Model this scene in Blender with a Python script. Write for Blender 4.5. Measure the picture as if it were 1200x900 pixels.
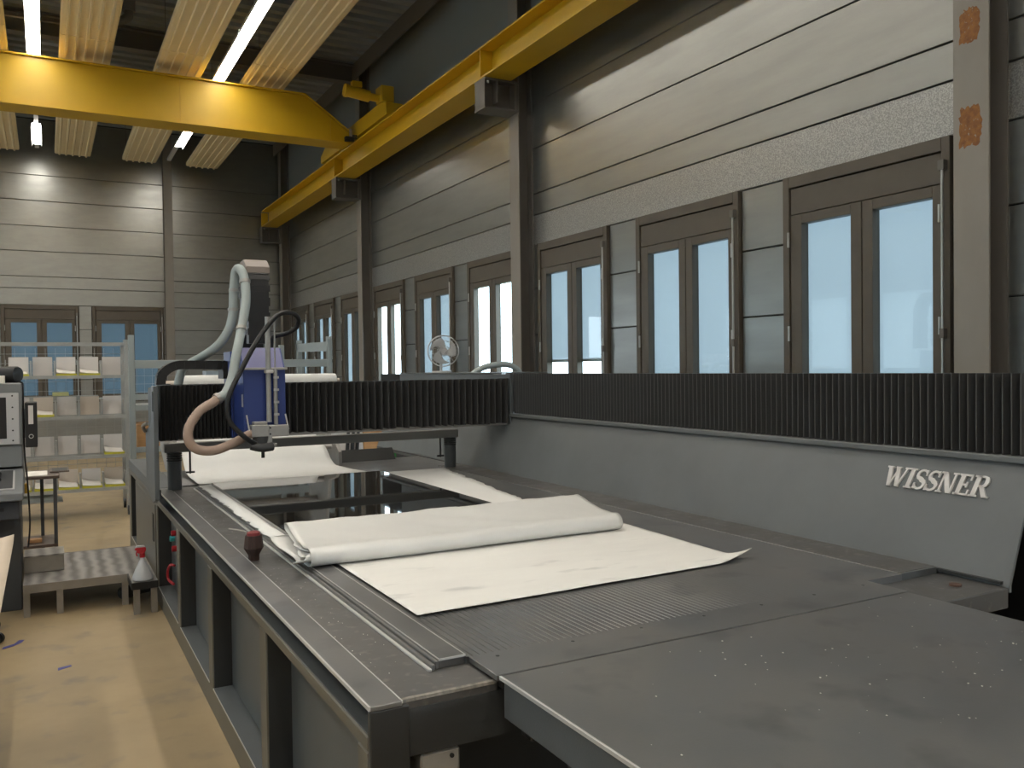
import bpy, bmesh, math, random
from mathutils import Vector, Matrix

random.seed(7)
for o in list(bpy.data.objects):
    bpy.data.objects.remove(o, do_unlink=True)
S = bpy.context.scene
COL = S.collection

# ------------------------------------------------------------------ camera
YAW, PITCH, ROLL, FPX = 0.497612374, -0.0188307611, -0.0126345367, 1006.9082
fw = Vector((math.sin(YAW) * math.cos(PITCH), math.cos(YAW) * math.cos(PITCH), math.sin(PITCH)))
rt = Vector((math.cos(YAW), -math.sin(YAW), 0))
up = rt.cross(fw)
r2 = math.cos(ROLL) * rt + math.sin(ROLL) * up
u2 = -math.sin(ROLL) * rt + math.cos(ROLL) * up
cd = bpy.data.cameras.new('camera')
cd.sensor_width = 36
cd.lens = FPX * 36 / 1200
cd.clip_end = 300
cam = bpy.data.objects.new('camera', cd)
COL.objects.link(cam)
M3 = Matrix((r2, u2, -fw)).transposed()
cam.matrix_world = Matrix.Translation((0, 0, 1.65)) @ M3.to_4x4()
S.camera = cam

# ------------------------------------------------------------------ world, exposure
W = bpy.data.worlds.new('overcast')
S.world = W
W.use_nodes = True
bg = W.node_tree.nodes['Background']
bg.inputs[0].default_value = (0.80, 0.91, 1.0, 1)
bg.inputs[1].default_value = 6.5
S.view_settings.view_transform = 'Standard'
S.view_settings.look = 'None'
S.view_settings.exposure = 0.08
S.view_settings.gamma = 1
S.view_settings.use_curve_mapping = False
LAMP = 25.0           # radiance of the strip-light diffusers

# ------------------------------------------------------------------ materials
MATS = {}


def mat(name, c, rough=0.5, metal=0.0, c2=None, scale=4.0, lo=0.35, hi=0.7, stretch=(1, 1, 1), detail=6,
        rough2=None, bump=0.0, bscale=60, spec=0.5, c3=None, scale3=30, lo3=0.6, hi3=0.75):
    m = bpy.data.materials.new(name)
    MATS[name] = m
    m.use_nodes = True
    nt = m.node_tree
    N, L = nt.nodes, nt.links
    b = N['Principled BSDF']
    b.inputs['Base Color'].default_value = (*c, 1)
    b.inputs['Roughness'].default_value = rough
    b.inputs['Metallic'].default_value = metal
    b.inputs['Specular IOR Level'].default_value = spec
    if c2 or bump or rough2 or c3:
        tc = N.new('ShaderNodeTexCoord')
        mp = N.new('ShaderNodeMapping')
        mp.inputs['Scale'].default_value = stretch
        L.new(tc.outputs['Object'], mp.inputs['Vector'])
        no = N.new('ShaderNodeTexNoise')
        no.inputs['Scale'].default_value = scale
        no.inputs['Detail'].default_value = detail
        no.inputs['Roughness'].default_value = 0.62
        L.new(mp.outputs[0], no.inputs['Vector'])
        mr = N.new('ShaderNodeMapRange')
        mr.inputs['From Min'].default_value = lo
        mr.inputs['From Max'].default_value = hi
        L.new(no.outputs['Fac'], mr.inputs['Value'])
        last = None
        if c2:
            mx = N.new('ShaderNodeMix')
            mx.data_type = 'RGBA'
            mx.inputs[6].default_value = (*c, 1)
            mx.inputs[7].default_value = (*c2, 1)
            L.new(mr.outputs[0], mx.inputs[0])
            last = mx.outputs[2]
        if c3:
            n3 = N.new('ShaderNodeTexNoise')
            n3.inputs['Scale'].default_value = scale3
            n3.inputs['Detail'].default_value = 3
            L.new(mp.outputs[0], n3.inputs['Vector'])
            m3 = N.new('ShaderNodeMapRange')
            m3.inputs['From Min'].default_value = lo3
            m3.inputs['From Max'].default_value = hi3
            L.new(n3.outputs['Fac'], m3.inputs['Value'])
            x3 = N.new('ShaderNodeMix')
            x3.data_type = 'RGBA'
            if last:
                L.new(last, x3.inputs[6])
            else:
                x3.inputs[6].default_value = (*c, 1)
            x3.inputs[7].default_value = (*c3, 1)
            L.new(m3.outputs[0], x3.inputs[0])
            last = x3.outputs[2]
        if last:
            L.new(last, b.inputs['Base Color'])
        if rough2 is not None:
            m2 = N.new('ShaderNodeMapRange')
            m2.inputs['From Min'].default_value = 0.3
            m2.inputs['From Max'].default_value = 0.7
            m2.inputs['To Min'].default_value = rough
            m2.inputs['To Max'].default_value = rough2
            L.new(no.outputs['Fac'], m2.inputs['Value'])
            L.new(m2.outputs[0], b.inputs['Roughness'])
        if bump:
            nb = N.new('ShaderNodeTexNoise')
            nb.inputs['Scale'].default_value = bscale
            nb.inputs['Detail'].default_value = 4
            L.new(mp.outputs[0], nb.inputs['Vector'])
            bp = N.new('ShaderNodeBump')
            bp.inputs['Strength'].default_value = bump
            bp.inputs['Distance'].default_value = 0.004
            L.new(nb.outputs['Fac'], bp.inputs['Height'])
            L.new(bp.outputs[0], b.inputs['Normal'])
    return m


M_FLOOR = mat('epoxy_floor', (0.37, 0.275, 0.15), 0.42, c2=(0.285, 0.22, 0.135), scale=0.9, lo=0.35, hi=0.72, rough2=0.6,
              bump=0.15, bscale=8, c3=(0.15, 0.14, 0.125), scale3=4.2, lo3=0.56, hi3=0.85, detail=9)
M_DECK = mat('roof_deck', (0.36, 0.38, 0.39), 0.5, 0.3)
M_DARKSTEEL = mat('dark_painted_steel', (0.17, 0.165, 0.16), 0.5)
M_PANEL = mat('galvanised_panel', (0.37, 0.375, 0.355), 0.295, 0.88, c2=(0.33, 0.335, 0.32), scale=3, stretch=(1, 0.4, 3), rough2=0.36)
M_SPANGLE = mat('spangled_zinc', (0.30, 0.30, 0.29), 0.40, 0.7, c2=(0.52, 0.52, 0.50), scale=110, lo=0.42, hi=0.62, detail=3, rough2=0.3)
M_TOPWALL = mat('top_wall_sheet', (0.22, 0.23, 0.22), 0.6)
M_WALLBACK = mat('wall_backing', (0.05, 0.05, 0.05), 0.8)
M_COLUMN = mat('column_paint', (0.27, 0.245, 0.215), 0.5, c2=(0.23, 0.21, 0.185), scale=2.5, stretch=(1, 1, 0.4))
M_COLUMN2 = mat('web_shade_and_dark_paint', (0.15, 0.135, 0.12), 0.5, c2=(0.125, 0.115, 0.10), scale=2.5)  # shaded copy of the column paint for webs; also brackets and pipes
M_RUST = mat('rust_primer', (0.30, 0.13, 0.035), 0.8, c2=(0.17, 0.07, 0.03), scale=30, c3=(0.3, 0.24, 0.18), scale3=45, lo3=0.62, hi3=0.7)
M_FRAME = mat('bronze_frame', (0.105, 0.087, 0.066), 0.42, c2=(0.09, 0.075, 0.058), scale=6)
M_HINGE = mat('hinge_metal', (0.5, 0.5, 0.48), 0.35, 0.6)
M_YELLOW = mat('crane_yellow', (0.60, 0.37, 0.010), 0.42, c2=(0.56, 0.345, 0.010), scale=2)
M_RADIANT = mat('radiant_cream', (0.90, 0.75, 0.48), 0.6, c2=(0.87, 0.71, 0.45), scale=3)
M_TRUNK = mat('trunking_white', (0.62, 0.62, 0.61), 0.4)
M_STEEL = mat('worn_table_steel', (0.185, 0.19, 0.197), 0.30, 0.65, c2=(0.24, 0.234, 0.225), scale=2.6, rough2=0.42,
              bump=0.05, bscale=120, c3=(0.13, 0.134, 0.14), scale3=5, lo3=0.55, hi3=0.8)
M_STEELB = mat('brown_deck_steel', (0.125, 0.125, 0.125), 0.36, 0.55, c2=(0.15, 0.144, 0.138), scale=5, rough2=0.55,
               c3=(0.24, 0.225, 0.205), scale3=28, lo3=0.57, hi3=0.80, detail=8)
M_WORN = mat('worn_edge', (0.30, 0.275, 0.235), 0.5, 0.3, c2=(0.12, 0.115, 0.105), scale=22, stretch=(2, 1, 1))
M_EDGE = mat('pale_edge', (0.62, 0.62, 0.61), 0.35, 0.4)  # pale tone for thin strips along plate edges
M_MACHINE = mat('machine_grey_paint', (0.102, 0.113, 0.119), 0.42, c2=(0.088, 0.096, 0.10), scale=3, bump=0.12, bscale=220)
M_MACHDK = mat('machine_dark_paint', (0.030, 0.032, 0.032), 0.45, c2=(0.024, 0.025, 0.025), scale=4, bump=0.1, bscale=200)
M_MACHBR = mat('machine_olive_paint', (0.125, 0.115, 0.092), 0.42, c2=(0.105, 0.098, 0.08), scale=3, bump=0.08, bscale=220)
M_BELLOW = mat('bellow_fabric', (0.034, 0.034, 0.034), 0.38, bump=0.2, bscale=120)
M_RIDGELIT = mat('bellow_ridge_lit', (0.075, 0.073, 0.07), 0.5)
M_BLACK = mat('black_plastic', (0.012, 0.012, 0.013), 0.45)
M_RUBBER = mat('black_rubber', (0.015, 0.015, 0.016), 0.4)
M_BLUE = mat('spindle_blue', (0.030, 0.055, 0.22), 0.38, c2=(0.026, 0.048, 0.20), scale=3)
M_BLUETOP = mat('spindle_blue_lit', (0.17, 0.17, 0.36), 0.35)
M_ALU = mat('aluminium', (0.42, 0.41, 0.39), 0.4, 0.5, c2=(0.36, 0.35, 0.33), scale=12)
M_ZINC = mat('zinc_plated', (0.42, 0.43, 0.42), 0.38, 0.5, c2=(0.34, 0.35, 0.35), scale=6)
M_HOSE = mat('grey_hose', (0.36, 0.41, 0.41), 0.5)
M_TANHOSE = mat('tan_hose', (0.36, 0.26, 0.205), 0.5)
M_STONE = mat('black_granite', (0.004, 0.004, 0.004), 0.03, c2=(0.009, 0.009, 0.009), scale=90, spec=0.75)
M_WHITE = mat('white_fleece', (0.80, 0.80, 0.78), 0.75, c2=(0.76, 0.76, 0.74), scale=2.5, bump=0.1, bscale=30)
M_SHEET = mat('grey_streaked_sheet', (0.79, 0.78, 0.745), 0.6, c2=(0.74, 0.73, 0.70), scale=3.0, lo=0.4, hi=0.75,
              c3=(0.50, 0.50, 0.485), scale3=4.5, lo3=0.61, hi3=0.80, stretch=(0.8, 2.4, 1), bump=0.08, bscale=15)
M_WRAP = mat('white_wrap', (0.70, 0.70, 0.68), 0.38, c2=(0.66, 0.66, 0.64), scale=3, bump=0.25, bscale=6)
M_BAR = mat('bar_grey', (0.30, 0.295, 0.28), 0.45)
M_LOGO = mat('logo_white', (0.62, 0.60, 0.58), 0.45)
M_CONS = mat('console_grey', (0.19, 0.20, 0.205), 0.45)
M_CONSDK = mat('console_dark', (0.055, 0.057, 0.06), 0.5)
M_CONSLT = mat('console_light', (0.50, 0.50, 0.50), 0.45)
M_WOOD = mat('tan_board', (0.50, 0.28, 0.12), 0.6, c2=(0.42, 0.22, 0.09), scale=4, stretch=(1, 1, 6))
M_CARD = mat('cardboard_grey', (0.70, 0.67, 0.65), 0.7, c2=(0.64, 0.61, 0.59), scale=3)
M_CARDB = mat('cardboard_tan', (0.68, 0.60, 0.52), 0.7, c2=(0.62, 0.54, 0.46), scale=3)
M_PAPER = mat('paper', (0.80, 0.76, 0.70), 0.7)
M_BEIGE = mat('beige_paper', (0.66, 0.55, 0.43), 0.65, c2=(0.60, 0.50, 0.39), scale=2)
M_YTRAY = mat('yellow_tray', (0.50, 0.46, 0.04), 0.5)
M_RED = mat('red_plastic', (0.42, 0.02, 0.03), 0.4)
M_DKRED = mat('dark_red', (0.17, 0.014, 0.016), 0.6)
M_TEAL = mat('teal_plastic', (0.05, 0.4, 0.42), 0.4)
M_PLATFORM = mat('tread_plate', (0.20, 0.19, 0.18), 0.38, 0.5, c2=(0.42, 0.40, 0.38), scale=6, stretch=(1.6, 0.5, 1), lo=0.42, hi=0.6, detail=1,
                 bump=0.4, bscale=110)
def tread():
    nt = M_PLATFORM.node_tree
    N, L = nt.nodes, nt.links
    b = N['Principled BSDF']
    tc = N.new('ShaderNodeTexCoord')
    wv = N.new('ShaderNodeTexWave')
    wv.bands_direction = 'X'
    wv.inputs['Scale'].default_value = 3.3
    wv.inputs['Distortion'].default_value = 2.2
    wv.inputs['Detail'].default_value = 1.0
    wv.inputs['Detail Scale'].default_value = 1.6
    L.new(tc.outputs['Object'], wv.inputs['Vector'])
    cr = N.new('ShaderNodeMix')
    cr.data_type = 'RGBA'
    cr.inputs[6].default_value = (0.17, 0.16, 0.15, 1)
    cr.inputs[7].default_value = (0.40, 0.385, 0.365, 1)
    L.new(wv.outputs['Fac'], cr.inputs[0])
    L.new(cr.outputs[2], b.inputs['Base Color'])


tread()
M_STEP = mat('step_steel', (0.30, 0.27, 0.235), 0.4, 0.4, c2=(0.24, 0.22, 0.19), scale=8)
M_BOTTLE = mat('bottle_plastic', (0.52, 0.54, 0.56), 0.35)
M_BRISTLE = mat('brush_bristle', (0.055, 0.028, 0.022), 0.8, c2=(0.03, 0.018, 0.015), scale=60, stretch=(3, 3, 0.4), bump=0.5, bscale=120)
M_TAPE = mat('blue_tape', (0.06, 0.065, 0.28), 0.5)
M_CHAIRB = mat('blue_fabric', (0.02, 0.05, 0.22), 0.8)
M_BROWN = mat('brown_laminate', (0.10, 0.07, 0.055), 0.4)
M_RACK = mat('rack_grey_blue', (0.30, 0.34, 0.345), 0.45)
M_GREEN = mat('green_paint', (0.03, 0.17, 0.04), 0.5)
M_CRUMB = mat('white_crumbs', (0.8, 0.78, 0.72), 0.6)
M_GROUND = mat('outside_ground', (0.16, 0.18, 0.12), 0.9, c2=(0.10, 0.13, 0.07), scale=0.3)
M_LEAF = mat('outside_hedge', (0.03, 0.06, 0.025), 0.8, c2=(0.05, 0.10, 0.03), scale=1.5)


def emis(name, c, s):
    m = bpy.data.materials.new(name)
    m.use_nodes = True
    b = m.node_tree.nodes['Principled BSDF']
    b.inputs['Base Color'].default_value = (0.8, 0.8, 0.8, 1)
    b.inputs['Emission Color'].default_value = (*c, 1)
    b.inputs['Emission Strength'].default_value = s
    return m


M_LAMP = emis('lamp_diffuser', (1.0, 0.945, 0.85), LAMP)


def glass():
    m = bpy.data.materials.new('window_glass')
    m.use_nodes = True
    nt = m.node_tree
    for n in list(nt.nodes):
        nt.nodes.remove(n)
    out = nt.nodes.new('ShaderNodeOutputMaterial')
    tr = nt.nodes.new('ShaderNodeBsdfTransparent')
    tr.inputs[0].default_value = (0.90, 0.95, 0.96, 1)
    gl = nt.nodes.new('ShaderNodeBsdfGlossy')
    gl.inputs['Roughness'].default_value = 0.02
    fr = nt.nodes.new('ShaderNodeValue')
    fr.outputs[0].default_value = 0.04
    mx = nt.nodes.new('ShaderNodeMixShader')
    nt.links.new(fr.outputs[0], mx.inputs[0])
    nt.links.new(tr.outputs[0], mx.inputs[1])
    nt.links.new(gl.outputs[0], mx.inputs[2])
    nt.links.new(mx.outputs[0], out.inputs[0])
    return m


M_GLASS = glass()


def screen_mat(name, t):
    m = bpy.data.materials.new(name)
    m.use_nodes = True
    nt = m.node_tree
    for n in list(nt.nodes):
        nt.nodes.remove(n)
    out = nt.nodes.new('ShaderNodeOutputMaterial')
    tl = nt.nodes.new('ShaderNodeBsdfTranslucent')
    tl.inputs[0].default_value = (*t, 1)
    df = nt.nodes.new('ShaderNodeBsdfDiffuse')
    df.inputs[0].default_value = (t[0] * 0.6, t[1] * 0.6, t[2] * 0.6, 1)
    tp = nt.nodes.new('ShaderNodeBsdfTransparent')
    tp.inputs[0].default_value = (1, 1, 1, 1)
    tc = nt.nodes.new('ShaderNodeTexCoord')
    no = nt.nodes.new('ShaderNodeTexNoise')
    no.inputs['Scale'].default_value = 2.0
    nt.links.new(tc.outputs['Object'], no.inputs['Vector'])
    a = nt.nodes.new('ShaderNodeAddShader')
    nt.links.new(tl.outputs[0], a.inputs[0])
    nt.links.new(df.outputs[0], a.inputs[1])
    mx = nt.nodes.new('ShaderNodeMixShader')
    mx.inputs[0].default_value = 0.06
    nt.links.new(a.outputs[0], mx.inputs[1])
    nt.links.new(tp.outputs[0], mx.inputs[2])
    nt.links.new(mx.outputs[0], out.inputs[0])
    return m


M_SCREEN = screen_mat('screen_fabric', (0.305, 0.325, 0.345))
M_SCREENB = screen_mat('screen_fabric_dim', (0.10, 0.13, 0.155))  # same blind fabric, the darker outdoors put into its colour
M_SCREENW = screen_mat('reflection_dimmer', (0.50, 0.54, 0.56))

# ------------------------------------------------------------------ builders
ORG = {}


def catmull(pts, n=6):
    P = [Vector(p) for p in pts]
    out = []
    for i in range(len(P) - 1):
        p0 = P[max(i - 1, 0)]; p1 = P[i]; p2 = P[i + 1]; p3 = P[min(i + 2, len(P) - 1)]
        for k in range(n):
            t = k / n
            out.append(0.5 * ((2 * p1) + (p2 - p0) * t + (2 * p0 - 5 * p1 + 4 * p2 - p3) * t * t + (3 * p1 - p0 - 3 * p2 + p3) * t ** 3))
    out.append(P[-1])
    return out


class MB:
    def __init__(s):
        s.v = []
        s.f = []

    def box(s, x0, x1, y0, y1, z0, z1):
        b = len(s.v)
        for z in (z0, z1):
            s.v += [(x0, y0, z), (x1, y0, z), (x1, y1, z), (x0, y1, z)]
        s.f += [tuple(b + i for i in q) for q in ((0, 3, 2, 1), (4, 5, 6, 7), (0, 1, 5, 4), (1, 2, 6, 5), (2, 3, 7, 6), (3, 0, 4, 7))]
        return s

    def prism(s, prof, ax, a, c):
        """2-D profile (other two axes in xyz order) extruded along ax from a to c"""
        b = len(s.v); n = len(prof)
        for t in (a, c):
            for p, q in prof:
                s.v.append((t, p, q) if ax == 0 else (p, t, q) if ax == 1 else (p, q, t))
        s.f.append(tuple(range(b, b + n)))
        s.f.append(tuple(range(b + 2 * n - 1, b + n - 1, -1)))
        for i in range(n):
            j = (i + 1) % n
            s.f.append((b + i, b + j, b + n + j, b + n + i))
        return s

    def hexa(s, q0, q1):
        """loft two quads / n-gons given as 3-D points"""
        b = len(s.v); n = len(q0)
        s.v += list(q0) + list(q1)
        s.f.append(tuple(range(b, b + n)))
        s.f.append(tuple(range(b + 2 * n - 1, b + n - 1, -1)))
        for i in range(n):
            j = (i + 1) % n
            s.f.append((b + i, b + j, b + n + j, b + n + i))
        return s

    def tube(s, path, r, seg=8, caps=True):
        P = [Vector(p) for p in path]
        n = len(P)
        R = r if isinstance(r, (list, tuple)) else [r] * n
        T = [(P[min(i + 1, n - 1)] - P[max(i - 1, 0)]).normalized() for i in range(n)]
        a = Vector((0, 0, 1)) if abs(T[0].z) < 0.9 else Vector((1, 0, 0))
        N = T[0].cross(a).normalized()
        b = len(s.v)
        for i in range(n):
            N = (N - T[i] * N.dot(T[i])).normalized()
            B = T[i].cross(N)
            for k in range(seg):
                an = 2 * math.pi * k / seg
                s.v.append(tuple(P[i] + (N * math.cos(an) + B * math.sin(an)) * R[i]))
        for i in range(n - 1):
            for k in range(seg):
                k2 = (k + 1) % seg
                s.f.append((b + i * seg + k, b + i * seg + k2, b + (i + 1) * seg + k2, b + (i + 1) * seg + k))
        if caps:
            s.f.append(tuple(b + k for k in range(seg))[::-1])
            s.f.append(tuple(b + (n - 1) * seg + k for k in range(seg)))
        return s

    def cyl(s, p, q, r, seg=16, r2=None):
        return s.tube([p, q], [r, r if r2 is None else r2], seg)

    def lathe(s, c, prof, seg=20):
        return s.tube([(c[0], c[1], c[2] + z) for _, z in prof], [r for r, _ in prof], seg) if all(
            prof[i][1] < prof[i + 1][1] for i in range(len(prof) - 1)) else None

    def grid(s, rows):
        b = len(s.v); n = len(rows); m = len(rows[0])
        for r in rows:
            s.v += [tuple(p) for p in r]
        for i in range(n - 1):
            for j in range(m - 1):
                s.f.append((b + i * m + j, b + i * m + j + 1, b + (i + 1) * m + j + 1, b + (i + 1) * m + j))
        return s

    def build(s, name, m, parent=None, bev=0.0, smooth=False, solid=0.0, segs=1, subs=0):
        o0 = ORG.get(parent.name, Vector((0, 0, 0))) if parent else Vector((0, 0, 0))
        me = bpy.data.meshes.new(name)
        me.from_pydata([tuple(Vector(p) - o0) for p in s.v], [], s.f)
        bm = bmesh.new()
        bm.from_mesh(me)
        bmesh.ops.recalc_face_normals(bm, faces=bm.faces)
        bm.to_mesh(me)
        bm.free()
        me.materials.append(m)
        if smooth:
            me.polygons.foreach_set('use_smooth', [True] * len(me.polygons))
            me.set_sharp_from_angle(angle=math.radians(38))
        o = bpy.data.objects.new(name, me)
        COL.objects.link(o)
        if parent:
            o.parent = parent
        ORG[o.name] = o0
        if solid:
            k = o.modifiers.new('solid', 'SOLIDIFY')
            k.thickness = solid
            k.offset = 1
        if subs:
            k = o.modifiers.new('sub', 'SUBSURF')
            k.levels = k.render_levels = subs
        if bev:
            k = o.modifiers.new('bevel', 'BEVEL')
            k.width = bev
            k.segments = segs
            k.limit_method = 'ANGLE'
            k.angle_limit = math.radians(40)
        return o


def B(*a):
    return MB().box(*a)


def tag(o, label, cat=None, group=None, kind=None):
    if label:
        o['label'] = label
    if cat:
        o['category'] = cat
    if group:
        o['group'] = group
    if kind:
        o['kind'] = kind
    return o


def thing(name, label, cat, loc, group=None, kind=None):
    e = bpy.data.objects.new(name, None)
    COL.objects.link(e)
    e.location = loc
    e.empty_display_size = 0.1
    ORG[e.name] = Vector(loc)
    return tag(e, label, cat, group, kind)


# ------------------------------------------------------------------ building shell
XW, XC = 4.957, 4.77
YB = 20.0
ZC = 6.82
YN, XL = -9.0, -8.5

tag(B(XL, 5.2, YN, YB + 0.2, -0.12, 0).build('floor', M_FLOOR), 'worn beige epoxy floor with bluish scuffs', 'floor', kind='structure')

# trapezoidal roof deck, ribs running across the hall
prof = []
y = YN
while y < YB:
    prof += [(y, 6.84), (y + 0.13, 6.84), (y + 0.16, 6.97), (y + 0.25, 6.97), (y + 0.28, 6.84)]
    y += 0.28
prof += [(YB + 0.2, 6.84), (YB + 0.2, 7.15), (YN, 7.15)]
tag(MB().prism(prof, 0, XL, 5.2).build('ceiling', M_DECK), 'dark ribbed sheet metal roof deck', 'ceiling', kind='structure')

COLY = [3.14 - 5.535 * 2, 3.14 - 5.535, 3.14, 8.665, 14.2, 19.76]
WIN_Y = []                                   # far edges of the right-wall windows
for k in range(-4, 9):
    WIN_Y.append(4.742 + 1.843 * k)
WW = 1.365
ROWS_HI = [3.05, 3.39, 3.63, 4.145, 4.655, 5.17, 5.69, 6.82]
ROWS_LO = [0.0, 0.5, 1.0, 1.515, 2.03, 2.56, 3.05]

wr = B(XW + 0.03, 5.06, YN, YB + 0.2, 0, 1.05)
wr.box(XW + 0.03, 5.06, YN, YB + 0.2, 3.05, 6.84)
ys = sorted(WIN_Y)
e0 = YN
for F in ys:
    wr.box(XW + 0.03, 5.06, e0, F - WW, 1.05, 3.05)
    e0 = F
wr.box(XW + 0.03, 5.06, e0, YB + 0.2, 1.05, 3.05)
wall_r = tag(wr.build('wall_right', M_WALLBACK), 'long right wall clad in grey metal cassette panels with windows', 'wall', kind='structure')
bays = [(COLY[i], COLY[i + 1]) for i in range(len(COLY) - 1)]
G = 0.005
for bi, (a, b) in enumerate(bays):
    for r in range(len(ROWS_HI) - 1):
        m = M_SPANGLE if r == 0 else M_TOPWALL if r == len(ROWS_HI) - 2 else M_PANEL
        B(XW, XW + 0.035, a + 0.02, b - 0.02, ROWS_HI[r] + G, ROWS_HI[r + 1] - G).build('wall_panel', m, wall_r, bev=0.004)
    B(XW, XW + 0.035, a + 0.02, b - 0.02, 0.005, 1.05 - G).build('wall_panel', M_PANEL, wall_r, bev=0.004)
    w = [F for F in ys if a - 0.2 < F - WW / 2 < b + 0.2]
    edges = [a + 0.02]
    for F in w:
        edges += [F - WW - 0.01, F + 0.01]
    edges.append(b - 0.02)
    for i in range(0, len(edges), 2):
        if edges[i + 1] - edges[i] < 0.05:
            continue
        for r in range(2, len(ROWS_LO) - 1):
            B(XW, XW + 0.035, edges[i], edges[i + 1], max(ROWS_LO[r], 1.05) + G, ROWS_LO[r + 1] - G).build('wall_panel', M_PANEL, wall_r, bev=0.004)

# back wall
BWX = [-5.72, -4.07, -2.42, -0.757, 0.888]       # left edges of back windows
BW = 1.395
wb = B(XL, XW + 0.03, YB + 0.03, YB + 0.1, 0, 1.05).box(XL, XW + 0.03, YB + 0.03, YB + 0.1, 3.05, 6.84)
e0 = XL
for x in BWX:
    wb.box(e0, x, YB + 0.03, YB + 0.1, 1.05, 3.05)
    e0 = x + BW
wb.box(e0, XW + 0.03, YB + 0.03, YB + 0.1, 1.05, 3.05)
wall_b = tag(wb.build('wall_back', M_WALLBACK), 'far end wall of grey metal cassette panels lit from above', 'wall', kind='structure')
BC = [-8.45, -3.14, 2.40, 4.957]
for a, b in zip(BC[:-1], BC[1:]):
    for r in range(len(ROWS_HI) - 1):
        B(a + 0.01, b - 0.01, YB, YB + 0.03, ROWS_HI[r] + G, ROWS_HI[r + 1] - G).build('wall_panel', M_PANEL, wall_b, bev=0.004)
    B(a + 0.01, b - 0.01, YB, YB + 0.03, 0.005, 1.05 - G).build('wall_panel', M_PANEL, wall_b, bev=0.004)
    w = [x for x in BWX if a < x + BW / 2 < b]
    edges = [a + 0.01]
    for x in w:
        edges += [x - 0.01, x + BW + 0.01]
    edges.append(b - 0.01)
    for i in range(0, len(edges), 2):
        if edges[i + 1] - edges[i] < 0.05:
            continue
        for r in range(2, len(ROWS_LO) - 1):
            B(edges[i], edges[i + 1], YB, YB + 0.03, max(ROWS_LO[r], 1.05) + G, ROWS_LO[r + 1] - G).build('wall_panel', M_PANEL, wall_b, bev=0.004)

# left and near walls (out of view): plain cladding, the left one with a long daylight opening
wl = B(XL - 0.2, XL, YN, YB + 0.2, 0, 1.0).box(XL - 0.2, XL, YN, YB + 0.2, 3.4, 6.84)
for a in range(-9, 20, 4):
    wl.box(XL - 0.2, XL, a, a + 0.6, 1.0, 3.4)
wall_l = tag(wl.build('wall_left', M_PANEL), 'left wall of the hall with wide window openings', 'wall', kind='structure')
B(XL - 0.12, XL - 0.115, YN, YB, 1.0, 3.4).build('blind', M_SCREENW, wall_l)  # unseen, added to dim the openings' reflections in the panes
wn = B(XL, 5.2, YN - 0.2, YN, 0, 6.84)
tag(wn.build('wall_near', M_PANEL), 'near end wall of the hall behind the viewer', 'wall', kind='structure')

tag(B(-60, 60, -60, 80, -0.5, -0.3).build('ground', M_GROUND), 'flat green ground outside the hall', 'ground', kind='structure')


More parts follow.
